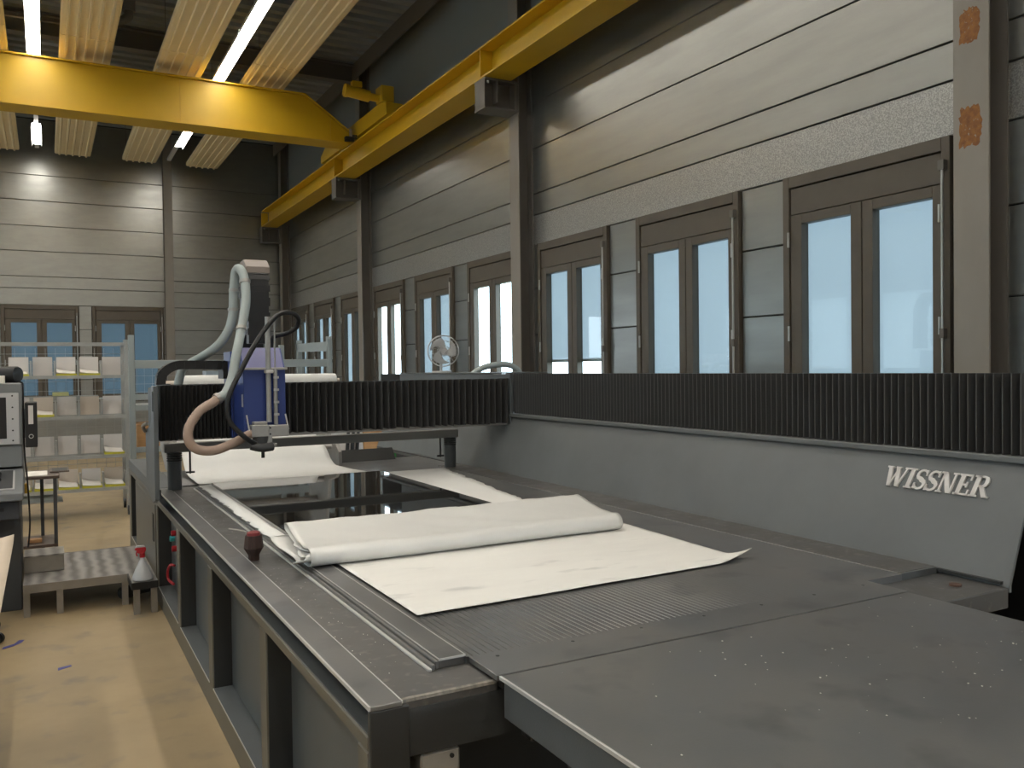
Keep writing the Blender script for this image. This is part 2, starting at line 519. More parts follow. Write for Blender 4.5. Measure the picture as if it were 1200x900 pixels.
# ------------------------------------------------------------------ windows
def window(n, side, e, w, screen_z, smat, label, rod=True):
    def T(u, d, z):
        return (XW + d, e - u, z) if side == 'r' else (e + u, YB + d, z)

    def bx(mb, u0, u1, d0, d1, z0, z1):
        p, q = T(u0, d0, z0), T(u1, d1, z1)
        return mb.box(min(p[0], q[0]), max(p[0], q[0]), min(p[1], q[1]), max(p[1], q[1]), min(p[2], q[2]), max(p[2], q[2]))
    t = thing('window_%d' % n, label, 'window', T(w / 2, 0, 1.05), kind='structure')
    k = w / 1.365
    f = MB()
    bx(f, 0, 0.06 * k, -0.035, 0.095, 1.05, 3.05)
    bx(f, w - 0.06 * k, w, -0.035, 0.095, 1.05, 3.05)
    bx(f, 0.06 * k, w - 0.06 * k, -0.035, 0.095, 2.965, 3.05)
    bx(f, 0.06 * k, w - 0.06 * k, -0.035, 0.095, 1.05, 1.12)
    for u0, u1 in ((0.052 * k, 0.085 * k), (w - 0.085 * k, w - 0.052 * k), (0.690 * k, 0.718 * k)):
        bx(f, u0, u1, 0.051, 0.062, 1.05, 3.05)
    f.build('frame', M_FRAME, t, bev=0.003)
    h = MB()
    bx(h, 0.068 * k, w - 0.068 * k, -0.022, 0.05, 2.765, 2.957)
    bx(h, 0.055 * k, w - 0.055 * k, 0.0505, 0.06, 2.74, 2.98)
    h.build('header_panel', M_FRAME, t, bev=0.003)
    for u0, u1, g0, g1 in ((0.068 * k, 0.70 * k, 0.172 * k, 0.612 * k), (0.708 * k, w - 0.068 * k, 0.792 * k, 1.238 * k)):
        s = MB()
        bx(s, u0, g0, -0.025, 0.05, 1.125, 2.76)
        bx(s, g1, u1, -0.025, 0.05, 1.125, 2.76)
        bx(s, g0, g1, -0.025, 0.05, 2.69, 2.76)
        bx(s, g0, g1, -0.025, 0.05, 1.125, 1.21)
        so = s.build('sash', M_FRAME, t, bev=0.003)
        p = MB()
        bx(p, g0, g1, 0.026, 0.032, 1.21, 2.69)
        p.build('pane', M_GLASS, so)
    if screen_z is not None:
        s = MB()
        bx(s, 0.07 * k, w - 0.07 * k, 0.066, 0.068, screen_z, 2.96)
        so = s.build('blind', smat, t)
        s = MB()
        bx(s, 0.07 * k, w - 0.07 * k, 0.057, 0.082, screen_z - 0.03, screen_z)
        s.build('blind_bar', M_ALU, so)
    for z in (2.58, 1.88):
        for u in (0.055 * k, w - 0.075 * k):
            hn = MB()
            a, b = T(u + 0.01, -0.045, z - 0.055), T(u + 0.01, -0.045, z + 0.055)
            hn.cyl(a, b, 0.009, 8)
            hn.build('hinge', M_HINGE, t, smooth=True)
    if rod:
        r = MB()
        r.cyl(T(w - 0.035 * k, -0.06, 1.16), T(w - 0.035 * k, -0.06, 2.86), 0.0085, 8)
        ro = r.build('opening_rod', M_HINGE, t, smooth=True)
        g = MB()
        bx(g, w - 0.055 * k, w - 0.015 * k, -0.075, -0.034, 2.84, 2.90)
        bx(g, w - 0.05 * k, w - 0.02 * k, -0.07, -0.034, 1.80, 1.86)
        bx(g, w - 0.05 * k, w - 0.02 * k, -0.07, -0.034, 1.14, 1.18)
        g.build('rod_bracket', M_COLUMN2, ro)
    return t


RW = {  # index k -> (screen bottom, label)
    -2: (1.2, 'brown window nearest the viewer, out of frame at right'),
    -1: (1.2, 'brown window just before the rust-patched column'),
    0: (1.2, 'large brown double window beside the rust-patched column'),
    1: (1.2, 'middle brown window between the rust-patched and tall columns'),
    2: (1.735, 'brown window right of the tall column, blind ending above a white gap'),
    3: (None, 'bright white unshaded window above the arched grey hose'),
    4: (1.2, 'shaded brown window directly behind the desk fan'),
    5: (None, 'bright white unshaded window left of the desk fan'),
    6: (1.2, 'narrow-looking far window just left of the second column'),
    7: (1.2, 'middle window of the farthest right-wall bay'),
    8: (1.2, 'right-wall window closest to the far corner'),
}
n = 1
for k in sorted(RW):
    sz, lab = RW[k]
    window(n, 'r', 4.742 + 1.843 * k, WW, sz, M_SCREEN, lab)
    n += 1
for i, (x, lab) in enumerate(zip(BWX[2:], ['far-wall window at the left beyond the frame edge', 'left dim blue window in the far wall above the shelving',
                                           'right dim blue window in the far wall beside the slim column'])):
    window(n, 'b', x, BW, 1.2, M_SCREENB, lab)
    n += 1

# ------------------------------------------------------------------ columns
clabels = ['column behind the viewer at the right wall', 'column just behind the viewer at the right wall',
           'pale steel column with two rust-brown patches at the right edge',
           'tall steel column carrying a crane bracket in mid picture', 'second steel column with crane bracket left of the bright windows',
           'corner steel column at the far end of the crane rail']
for i, cy in enumerate(COLY):
    t = thing('steel_column', clabels[i], 'column', (4.86, cy, 0), kind='structure')
    B(XC, XC + 0.014, cy - 0.11, cy + 0.11, 0, 6.82).build('room_flange', M_COLUMN, t, bev=0.002)
    mb = B(XC + 0.014, 4.943, cy - 0.006, cy + 0.006, 0, 6.82).box(4.943, 4.956, cy - 0.11, cy + 0.11, 0, 6.82)
    mb.build('web', M_COLUMN2, t)
    br = B(4.34, XC, cy - 0.13, cy + 0.13, 4.855, 4.878).box(4.34, XC, cy - 0.13, cy + 0.13, 4.54, 4.56)
    br.box(4.34, XC, cy - 0.006, cy + 0.006, 4.56, 4.855)
    br.box(4.34, 4.355, cy - 0.12, cy + 0.12, 4.56, 4.855).box(4.72, XC, cy - 0.12, cy + 0.12, 4.56, 4.855)
    br.box(4.50, 4.515, cy - 0.12, cy + 0.12, 4.62, 4.855)
    bo = br.build('crane_bracket', M_COLUMN2, t, bev=0.002)
    for yy in (-0.09, 0.09):
        MB().cyl((4.40, cy + yy, 4.83), (4.40, cy + yy, 4.855), 0.014, 6).build('bolt', M_HINGE, bo)
    if i == 2:
        for (yc, zc, hw, hh, sd) in ((3.147, 3.612, 0.068, 0.105, 3), (3.143, 3.025, 0.075, 0.13, 9)):
            rnd = random.Random(sd)
            pts = []
            for a in range(40):
                an = 2 * math.pi * a / 40
                ca, sa = math.cos(an), math.sin(an)
                rr = 1.0 / max(abs(ca), abs(sa)) ** 0.75 * rnd.uniform(0.80, 1.03)
                pts.append((yc + hw * ca * rr, zc + hh * sa * rr))
            tag(MB().prism(pts, 0, XC - 0.0012, XC + 0.001).build('rust_patch', M_RUST, t), 'scraped rust-brown paint patch')

xs = [-3.14, 2.40]
for x, lab in zip(xs, ['slim far-wall column hidden at the left', 'slim steel column on the far wall under the strip light']):
    t = thing('steel_column', lab, 'column', (x, 19.9, 0), kind='structure')
    B(x - 0.088, x + 0.088, 19.82, 19.832, 0, 6.82).build('room_flange', M_COLUMN, t)
    B(x - 0.006, x + 0.006, 19.832, 19.985, 0, 6.82).box(x - 0.088, x + 0.088, 19.985, 19.998, 0, 6.82).build('web', M_COLUMN2, t)

tag(B(4.70, XW - 0.005, YN, YB, 6.822, 6.838).box(4.70, 4.72, YN, YB, 6.56, 6.822).build('trim_1', M_DARKSTEEL), 'dark eaves beam along the top of the right wall', 'beam', kind='structure')
for i, cy in enumerate(COLY[:-1]):
    mb = B(XL, 4.69, cy - 0.09, cy + 0.09, 6.52, 6.54).box(XL, 4.69, cy - 0.09, cy + 0.09, 6.80, 6.82).box(XL, 4.69, cy - 0.006, cy + 0.006, 6.54, 6.80)
    tag(mb.build('roof_girder', M_DARKSTEEL), ['roof girder farthest behind the viewer', 'roof girder behind the viewer', 'roof girder above the viewer',
        'roof girder in line with the tall column', 'dark roof girder in line with the second column'][i], 'girder', kind='structure')

# ------------------------------------------------------------------ ceiling services
RUNS = [(-5.02, 'strip light run farthest left, out of frame'), (-2.53, 'strip light run just left of the frame'), (-0.05, 'left bright strip light run above the yellow crane bridge'),
        (2.37, 'right bright strip light run between cream radiant panels')]
LIT = {-0.05: [(-8, 16.0), (17.35, 19.0)], 2.37: [(-8, 17.9)]}
for x, lab in RUNS:
    t = thing('strip_light', lab, 'light', (x, 6, 6.1), 'strip light runs')
    B(x - 0.035, x + 0.035, -8.2, 19.3, 6.076, 6.13).build('trunking', M_TRUNK, t)
    for a, b in LIT.get(x, [(-8, 19.0)]):
        y = a
        while y < b - 0.3:
            y2 = min(y + 1.5, b)
            lu = MB().prism([(x - 0.085, 6.0), (x - 0.081, 6.0), (x - 0.066, 6.07), (x + 0.066, 6.07), (x + 0.081, 6.0), (x + 0.085, 6.0), (x + 0.07, 6.075), (x - 0.07, 6.075)], 1, y + 0.01, y2 - 0.01)
            lu = lu.build('reflector', M_TRUNK, t)
            B(x - 0.064, x + 0.064, y + 0.015, y2 - 0.015, 6.045, 6.069).build('diffuser', M_LAMP, lu)
            y = y2
    for y in range(-7, 20, 3):
        B(x - 0.004, x + 0.004, y - 0.004, y + 0.004, 6.13, 6.84).build('hanger', M_DARKSTEEL, t)

PX = [(-1.92, 'cream radiant panel left beyond the frame edge'), (-0.68, 'cream radiant panel cut by the left frame edge'),
      (0.58, 'cream radiant panel right of the left strip light'), (1.815, 'cream radiant panel left of the right strip light'),
      (3.06, 'cream radiant panel nearest the right wall')]
for x, lab in PX:
    t = thing('radiant_panel', lab, 'heating panel', (x, 6, 6.05), 'radiant ceiling panels')
    w = 0.325
    pr = [(x - w, 6.12), (x - w, 6.06), (x - w + 0.02, 6.045)]
    for k in range(5):
        c = x - w + 0.085 + k * (2 * w - 0.17) / 4
        if 0 < k < 4 or True:
            pr += [(c - 0.020, 6.045), (c - 0.012, 6.022), (c + 0.012, 6.022), (c + 0.020, 6.045)]
    pr += [(x + w - 0.02, 6.045), (x + w, 6.06), (x + w, 6.12)]
    y = -8.0
    while y < 19.4:
        y2 = y + 6.875
        MB().prism(pr, 1, y, y2 - 0.02).build('panel_section', M_RADIANT, t)
        y = y2
    for yy in (-6, -1, 4, 9, 12.5, 16, 19):
        for s in (-1, 1):
            B(x + s * 0.29 - 0.004, x + s * 0.29 + 0.004, yy - 0.004, yy + 0.004, 6.1, 6.84).build('hanger', M_DARKSTEEL, t)

t = thing('ventilation_pipe', 'dark roof pipe with a silver elbow between cream panels', 'pipe', (1.07, 12.6, 6.84))
MB().cyl((1.09, 12.7, 6.84), (1.09, 12.7, 6.52), 0.085, 14).build('riser', M_DARKSTEEL, t, smooth=True)
MB().tube(catmull([(1.09, 12.7, 6.53), (1.08, 12.7, 6.45), (1.0, 12.72, 6.39), (0.86, 12.74, 6.375)]  , 4), 0.06, 12).build('elbow', M_COLUMN2, t, smooth=True)
tag(B(-6, 0.4, 13.38, 13.44, 6.46, 6.51).build('roof_conduit', M_COLUMN2), 'thin pale conduit crossing under the roof behind the left lamp', 'conduit')

# ------------------------------------------------------------------ overhead crane
t = thing('crane_runway', 'yellow crane runway beam along the right wall', 'crane rail', (4.5, 8, 4.88))
x0, x1, zb, zt = 4.34, 4.68, 4.882, 5.235
mb = B(x0, x1, -8.8, 19.65, zb, zb + 0.022).box(x0, x1, -8.8, 19.65, zt - 0.022, zt).box(4.50, 4.52, -8.8, 19.65, zb + 0.022, zt - 0.022)
mb.build('i_beam', M_YELLOW, t, bev=0.002)
for cy in COLY:
    B(x0 + 0.01, 4.50, cy - 0.008, cy + 0.008, zb + 0.022, zt - 0.022).box(4.52, x1 - 0.01, cy - 0.008, cy + 0.008, zb + 0.022, zt - 0.022).build('stiffener', M_YELLOW, t)
B(4.485, 4.535, -8.8, 19.6, zt, zt + 0.045).build('rail', M_COLUMN2, t)

t = thing('bridge_crane', 'yellow overhead crane bridge spanning the hall', 'crane', (0, 13.25, 5.2))
prof = [(-8.0, 5.215), (4.28, 5.215), (4.28, 5.36), (3.57, 5.86), (-8.0, 5.86)]
MB().prism(prof, 1, 13.12, 13.38).build('girder', M_YELLOW, t, bev=0.003)
B(-8.0, 4.26, 13.03, 13.47, 5.19, 5.213).build('bottom_flange', M_YELLOW, t, bev=0.002)
MB().prism([(-8.0, 5.862), (3.575, 5.862), (4.29, 5.362), (4.30, 5.38), (3.58, 5.885), (-8.0, 5.885)], 1, 13.08, 13.42).build('top_flange', M_YELLOW, t, bev=0.002)
for x in (1.78, 3.98):
    B(x - 0.004, x + 0.004, 13.112, 13.12, 5.22, 5.85 if x < 3 else 5.55).build('web_joint', M_YELLOW, t)
ca = MB().prism([(11.7, 5.30), (15.0, 5.30), (15.0, 5.42), (14.7, 5.53), (12.0, 5.53), (11.7, 5.48)], 0, 4.36, 4.62).build('end_carriage', M_YELLOW, t, bev=0.006)
for yy in (11.95, 14.75):
    MB().cyl((4.45, yy, 5.37), (4.57, yy, 5.37), 0.088, 16).build('wheel', M_DARKSTEEL, ca)
mo = MB().cyl((3.86, 11.95, 5.64), (4.20, 11.95, 5.60), 0.082, 16).cyl((3.83, 11.95, 5.643), (3.88, 11.95, 5.638), 0.092, 16)
mo.box(3.94, 4.08, 11.90, 12.0, 5.70, 5.78)
mo = mo.build('drive_motor', M_YELLOW, t, smooth=True)
MB().cyl((4.19, 11.95, 5.60), (4.36, 11.95, 5.59), 0.055, 12).build('motor_shaft', M_YELLOW, mo, smooth=True)
B(4.34, 4.54, 11.83, 12.07, 5.53, 5.76).build('gearbox', M_YELLOW, t, bev=0.01)
bu = B(4.28, 4.35, 12.96, 13.08, 5.25, 5.31).box(4.16, 4.30, 12.94, 13.02, 5.20, 5.27)
bu.build('buffer', M_BLACK, t, bev=0.005)
B(4.24, 4.275, 12.98, 13.01, 5.27, 5.40).build('limit_switch', M_ALU, t)

# ------------------------------------------------------------------ milling machine base
XS = 0.68                   # outer face of the side frame
YF, YR = 2.0, 8.9           # front and rear end
mm = thing('milling_machine', 'large dark grey flat-bed milling machine base with steel table', 'machine', (1.9, 5.4, 0))
openings = [(2.10, 3.14), (3.24, 4.30), (4.41, 5.43), (5.54, 6.55), (8.22, 8.70)]
D = 0.09
f = B(XS, XS + D, YF + 0.021, YR, 0.0, 0.125).box(XS, XS + D, YF + 0.021, YR, 0.705, 0.744)
e0 = YF + 0.021
for a, b in openings:
    f.box(XS, XS + D, e0, a, 0.125, 0.705)
    e0 = b
f.box(XS, XS + D, e0, YR, 0.125, 0.705)
side = f.build('side_frame', M_MACHBR, mm, bev=0.004)
# each recess: its own back plate and sill, far jamb painted in shade
for a, b in openings:
    B(XS + D, XS + D + 0.02, a - 0.03, b + 0.03, 0.10, 0.73).build('recess_panel', M_MACHINE, side)
    B(XS + 0.001, XS + D, a, b, 0.125, 0.128).build('recess_sill', M_MACHINE, side)
    B(XS + 0.006, XS + D, b - 0.003, b, 0.128, 0.705).build('jamb_shade', M_MACHDK, side)  # shade on the far jamb put in as a dark sheet
    B(XS - 0.001, XS + 0.002, a, b, 0.120, 0.1275).build('sill_edge', M_EDGE, side)
B(XS + 0.15, 3.0, YF + 0.35, 7.5, 0.02, 0.74).build('bed_body', M_MACHDK, mm)
B(XS - 0.006, XS, 6.64, 8.14, 0.10, 0.70).build('side_door', M_MACHBR, mm, bev=0.003)
B(XS - 0.012, XS - 0.005, 6.72, 6.80, 0.42, 0.62).build('door_slot', M_BLACK, mm)
# services in the fourth recess
xx = XS + D - 0.02
for i, (yy, zz, m) in enumerate(((6.30, 0.54, M_RED), (6.28, 0.437, M_RED), (6.38, 0.49, M_TEAL))):
    MB().cyl((xx - 0.01, yy, zz), (xx + 0.02, yy, zz), 0.02, 10).build('valve_knob', m, side, smooth=True)
MB().tube(catmull([(xx, 6.24, 0.33), (xx - 0.02, 6.29, 0.325), (xx - 0.03, 6.36, 0.27), (xx - 0.025, 6.37, 0.21), (xx, 6.30, 0.19)], 5), 0.009, 8).build('red_hose', M_RED, side, smooth=True)
# ledge with guide channel under the cover plate
B(XS + D, XS + D + 0.02, YF + 0.03, 6.5, 0.744, 0.812).build('guide_channel', M_MACHDK, mm)
B(XS + 0.004, XS + D, YF + 0.03, YR, 0.744, 0.748).build('guide_ledge', M_MACHINE, mm)
B(XS + 0.075, XS + 0.10, YF + 0.20, 6.45, 0.748, 0.770).build('guide_rail', M_MACHDK, mm)
B(XS + 0.05, XS + 0.062, YF + 0.19, YF + 0.30, 0.748, 0.79).build('rail_stop', M_BLACK, mm)
# top plates
cp = B(XS, XS + 0.085, YF, 6.55, 0.812, 0.825).build('cover_plate', M_STEEL, mm, bev=0.002)
B(XS - 0.003, XS + 0.002, YF, 6.5, 0.815, 0.8258).build('plate_edge', M_EDGE, cp)
B(XS + 0.083, XS + 0.086, YF, 6.3, 0.819, 0.8262).build('plate_edge', M_EDGE, cp)
B(XS + 0.0865, 1.045, YF + 0.02, 6.56, 0.78, 0.820).build('side_deck', M_STEELB, mm, bev=0.006)
MB().prism([(YF + 0.017, 0.812), (YF + 0.019, 0.8195), (YF + 0.028, 0.8212), (YF + 0.030, 0.819), (YF + 0.024, 0.812)], 0, XS + 0.09, 1.04).build('worn_front_edge', M_WORN, mm)
for i, (xa, h) in enumerate(((0.905, 0.828), (0.917, 0.836), (0.929, 0.843))):
    B(xa, xa + 0.0105, 2.165 + i * 0.004, 6.40, 0.820, h).build('table_rim', M_STEEL if i else M_EDGE, mm, bev=0.0015)
cl = B(0.9405, 1.022, 2.178, 6.40, 0.82, 0.847).build('clamp_strip', M_STEEL, mm, bev=0.002)
B(0.9395, 0.9425, 2.176, 6.40, 0.8445, 0.8476).build('bright_edge', M_EDGE, cl)
B(1.019, 1.0225, 2.176, 6.40, 0.8445, 0.8476).build('bright_edge', M_EDGE, cl)
B(0.94, 1.022, 2.175, 2.179, 0.842, 0.8474).build('bright_edge', M_EDGE, cl)
# grooved vacuum table
pr = [(1.0225, 0.80)]
x = 1.0225
while x < 2.27:
    dg = 0.8405 - 0.0026 * max(0.0, 1 - (x - 1.02) / 1.25) ** 0.8
    pr += [(x, 0.8405), (x + 0.013, 0.8405), (x + 0.0145, dg), (x + 0.0205, dg)]
    x += 0.022
pr += [(2.87, 0.8405), (2.87, 0.80)]
MB().prism(pr[::-1], 1, 2.172, 6.55).build('grooved_table', M_STEEL, mm)
B(2.871, 3.09, 2.19, 6.6, 0.80, 0.842).build('right_plate', M_STEELB, mm, bev=0.002)
B(2.68, 3.085, 2.178, 2.190, 0.815, 0.840).build('plate_lip', M_MACHINE, mm)
ct = B(1.028, 2.67, 1.995, 2.168, 0.826, 0.8425).build('cross_plate', M_STEEL, mm, bev=0.0015)
for k in range(7):
    MB().cyl((1.10 + k * 0.25, 2.13, 0.842), (1.10 + k * 0.25, 2.13, 0.8432), 0.006, 8).build('screw', M_BLACK, ct)
B(2.68, 3.104, 1.90, 2.178, 0.74, 0.816).build('front_right_deck', M_STEELB, mm, bev=0.004)
MB().cyl((2.97, 2.02, 0.816), (2.97, 2.02, 0.823), 0.022, 16).build('bolt_cover', mat('rusty_cap', (0.09, 0.05, 0.035), 0.6), mm)
B(XS + 0.15, 3.104, 6.6, 7.55, 0.76, 0.828).build('rear_deck', M_STEEL, mm, bev=0.004)
B(XS + 0.002, XS + 0.15, 6.56, YR, 0.75, 0.826).build('rear_side_deck', M_MACHINE, mm, bev=0.003)
MB().prism([(7.40, 0.829), (7.42, 0.829), (7.52, 0.925), (7.49, 0.93)], 0, 2.235, 2.80).build('rear_tray_lip', M_MACHDK, mm)
# front end
fe = B(XS, 0.784, YF, YF + 0.02, 0.0, 0.8115).build('front_corner_post', M_MACHDK, mm, bev=0.003)
MB().prism([(2.012, 0.675), (2.012, 0.775), (2.018, 0.792), (2.032, 0.80), (2.12, 0.80), (2.12, 0.675)], 0, 0.784, 1.062).build('front_beam', M_MACHDK, mm, smooth=True)
B(0.784, 3.2, YF + 0.02, YF + 0.12, 0.0, 0.10).build('front_foot', M_MACHDK, mm)
B(1.045, 1.062, 1.996, 2.16, 0.802, 0.826).build('plate_support', M_MACHDK, mm)
B(1.062, 2.68, YF + 0.03, YF + 0.10, 0.69, 0.82).build('front_crossbeam', M_MACHDK, mm)
jb = B(0.82, 0.93, 2.02, 2.10, 0.575, 0.668).build('junction_box', M_ALU, mm, bev=0.006)
MB().cyl((0.905, 2.019, 0.65), (0.905, 2.014, 0.65), 0.006, 8).build('screw', M_BLACK, jb)
B(0.80, 0.95, 2.10, 2.38, 0.10, 0.68).build('front_inner_panel', M_BLACK, mm)
# drain hose beneath the platform corner
MB().tube(catmull([(0.69, 6.75, 0.10), (0.60, 6.72, 0.10), (0.52, 6.74, 0.08), (0.46, 6.8, 0.055)], 4), 0.045, 12).build('drain_pipe', M_MACHDK, mm, smooth=True)

# sloping guide beam on the right
xb0, xb1, zb0, zb1 = 3.10, 3.257, 0.825, 1.262
sl = (xb1 - xb0) / (zb1 - zb0)
xt = lambda z: xb0 + (z - zb0) * sl
M_BEAM = mat('guide_beam_paint', (0.140, 0.150, 0.153), 0.42, c2=(0.118, 0.126, 0.128), scale=2.5, bump=0.12, bscale=220)
gb = MB().prism([(xb0, 0.80), (xb0, zb0), (xb1, zb1), (3.75, zb1), (3.75, zb1 - 0.01), (xb1 + 0.008, zb1 - 0.01), (xb0 + 0.012, zb0), (xb0 + 0.012, 0.80)], 1, 1.894, 8.75).build('guide_beam', M_BEAM, mm)
B(3.30, 3.74, 2.7, 8.7, 0.0, 1.25).build('beam_core', M_BLACK, mm)  # black here and on the back plate paints the dark of the hollow
B(3.66, 3.75, 1.9, 2.7, 0.0, 1.25).build('beam_back_plate', M_BLACK, mm)
B(3.086, 3.105, 1.92, 8.7, 0.827, 0.836).build('beam_foot_strip', M_MACHDK, gb)
B(3.235, 3.75, 1.90, 9.05, 1.262, 1.287).build('beam_ledge', M_BEAM, mm, bev=0.003)
B(3.34, 3.74, 1.95, 6.0, 1.287, 1.60).build('beam_top_body', M_MACHDK, mm)


def pleats(y0, y1, per, xa, dep, z0, z1, axis='y', wob=0.0):
    n = int(round(abs(y1 - y0) / per))
    rows = [[], []]
    for k in range(2 * n + 1):
        t = y0 + (y1 - y0) * k / (2 * n)
        d = dep if k % 2 == 0 else 0
        dz = random.uniform(-wob, wob)
        for r, z in ((0, z0 + dz), (1, z1 + dz * 0.4)):
            rows[r].append((xa + d, t, z) if axis == 'y' else (t, xa + d, z))
    pleats.ridges = [(rows[0][i], rows[1][i]) for i in range(2 * n + 1) if (rows[0][i][0 if axis == 'y' else 1] == xa)]
    return MB().grid(rows)


def ridge_highlights(par, axis, r=0.0016):
    mb = MB()
    for p, q in pleats.ridges:
        if axis == 'y':
            mb.box(p[0] - 0.003, p[0] + 0.001, p[1] - r, p[1] + r, p[2], q[2])
        else:
            mb.box(p[0] - r, p[0] + r, p[1] - 0.003, p[1] + 0.001, p[2], q[2])
    tag(mb.build('ridge_highlights', M_RIDGELIT, par), None, kind='stuff')  # lit fold edges painted as thin lighter strips


b1 = pleats(1.93, 5.985, 0.0355, 3.262, 0.030, 1.29, 1.605)
ridge_highlights(b1.build('bellow', M_BELLOW, mm, solid=0.003), 'y')
b1 = pleats(8.45, 9.05, 0.04, 3.262, 0.030, 1.29, 1.60)
b1.build('bellow', M_BELLOW, mm, solid=0.003)

# raised lettering on the beam, bold slanted serif capitals
UPV = Vector((sl, 0, 1)).normalized()
NRM = Vector((-1, 0, sl)).normalized()
H = 0.0875
zl = 1.118
BASE = Vector((xt(zl), 2.520, zl))


def L3(u, v, d):
    return tuple(BASE + Vector((0, -1, 0)) * ((u + 0.22 * v) * H) + UPV * (v * H) + NRM * d)


class Letter(MB):
    def quad(s, pts):
        return s.hexa([L3(u, v, 0.0085) for u, v in pts], [L3(u, v, -0.001) for u, v in pts])

    def seg(s, p, q, w):
        return s.quad([(p[0] - w / 2, p[1]), (p[0] + w / 2, p[1]), (q[0] + w / 2, q[1]), (q[0] - w / 2, q[1])])

    def bar(s, u0, u1, v0, v1):
        return s.quad([(u0, v0), (u1, v0), (u1, v1), (u0, v1)])

    def stroke(s, pts, ws):
        for i in range(len(pts) - 1):
            a, b = Vector(pts[i]), Vector(pts[i + 1])
            d0 = (Vector(pts[min(i + 1, len(pts) - 1)]) - Vector(pts[max(i - 1, 0)])).normalized()
            d1 = (Vector(pts[min(i + 2, len(pts) - 1)]) - Vector(pts[i])).normalized()
            n0, n1 = Vector((-d0.y, d0.x)), Vector((-d1.y, d1.x))
            w0, w1 = ws[i] / 2, ws[i + 1] / 2
            s.quad([tuple(a - n0 * w0), tuple(b - n1 * w1), tuple(b + n1 * w1), tuple(a + n0 * w0)])
        return s


def sv(l, u0, u1, top):
    l.bar(u0, u1, 0.92, 1.0) if top else l.bar(u0, u1, 0.0, 0.08)


def glyph(ch, o):
    l = Letter()
    if ch == 'W':
        l.seg((o + 0.12, 0.97), (o + 0.36, 0.0), 0.21).seg((o + 0.36, 0.0), (o + 0.62, 0.97), 0.10)
        l.seg((o + 0.55, 0.97), (o + 0.80, 0.0), 0.21).seg((o + 0.80, 0.0), (o + 1.06, 0.97), 0.10)
        sv(l, o - 0.06, o + 0.30, True); sv(l, o + 0.42, o + 0.72, True); sv(l, o + 0.93, o + 1.19, True)
    elif ch == 'I':
        l.bar(o + 0.1, o + 0.31, 0, 1)
        sv(l, o, o + 0.41, True); sv(l, o, o + 0.41, False)
    elif ch == 'S':
        pts = [(o + 0.32 + 0.23 * math.cos(math.radians(a)), 0.735 + 0.225 * math.sin(math.radians(a))) for a in range(25, 250, 25)]
        pts += [(o + 0.26, 0.555), (o + 0.38, 0.45)]
        pts += [(o + 0.30 + 0.25 * math.cos(math.radians(a)), 0.265 + 0.225 * math.sin(math.radians(a))) for a in range(45, -181, -25)]
        nn = len(pts)
        l.stroke(pts, [0.10 + 0.10 * math.exp(-((i - nn / 2 + 0.5) / 3.6) ** 2) for i in range(nn)])
        l.bar(o + 0.49, o + 0.56, 0.70, 0.99); l.bar(o + 0.02, o + 0.09, 0.01, 0.32)
    elif ch == 'N':
        l.bar(o + 0.10, o + 0.19, 0, 1).bar(o + 0.66, o + 0.75, 0, 1)
        l.seg((o + 0.16, 0.98), (o + 0.64, 0.0), 0.23)
        sv(l, o - 0.02, o + 0.24, True); sv(l, o, o + 0.29, False); sv(l, o + 0.56, o + 0.85, True)
    elif ch == 'E':
        l.bar(o + 0.1, o + 0.31, 0, 1).bar(o, o + 0.66, 0.91, 1).bar(o, o + 0.70, 0, 0.09).bar(o + 0.3, o + 0.50, 0.46, 0.55)
        l.bar(o + 0.58, o + 0.66, 0.72, 1).bar(o + 0.62, o + 0.70, 0, 0.28).bar(o + 0.46, o + 0.53, 0.37, 0.64)
    elif ch == 'R':
        l.bar(o + 0.1, o + 0.31, 0, 1)
        sv(l, o, o + 0.38, True); sv(l, o, o + 0.41, False)
        pts = [(o + 0.28, 0.955), (o + 0.48, 0.955), (o + 0.60, 0.90), (o + 0.64, 0.74), (o + 0.60, 0.58), (o + 0.48, 0.51), (o + 0.28, 0.505)]
        l.stroke(pts, [0.09, 0.10, 0.16, 0.20, 0.16, 0.10, 0.09])
        l.seg((o + 0.45, 0.52), (o + 0.76, 0.0), 0.22)
        sv(l, o + 0.68, o + 0.94, False)
    return l


adv = {'W': 1.19, 'I': 0.45, 'S': 0.63, 'N': 0.88, 'E': 0.74, 'R': 0.95}
o = 0.0
for ch in 'WISSNER':
    glyph(ch, o).build('raised_letter', M_LOGO, gb)
    o += adv[ch]

# cross bar with posts, under and behind the gantry
cb = B(0.72, 2.98, 6.42, 6.50, 1.085, 1.15).build('press_bar', M_BAR, mm, bev=0.004)
for x in (0.79, 2.92):
    p = MB().cyl((x, 6.46, 0.82), (x, 6.46, 1.02), 0.048, 16).build('bar_post', M_MACHINE, mm, smooth=True)
    for k in range(4):
        MB().cyl((x, 6.46, 1.022 + k * 0.016), (x, 6.46, 1.032 + k * 0.016), 0.052, 16).build('spring_ring', M_MACHDK, p, smooth=True)
    sgn = 1 if x < 1 else -1
    MB().cyl((x + sgn * 0.10, 6.43, 0.93), (x + sgn * 0.10, 6.43, 1.09), 0.007, 8).build('stop_pin', M_BLACK, p)
    MB().cyl((x + sgn * 0.07, 6.43, 0.94), (x + sgn * 0.13, 6.43, 0.94), 0.007, 8).build('stop_pin', M_BLACK, p)

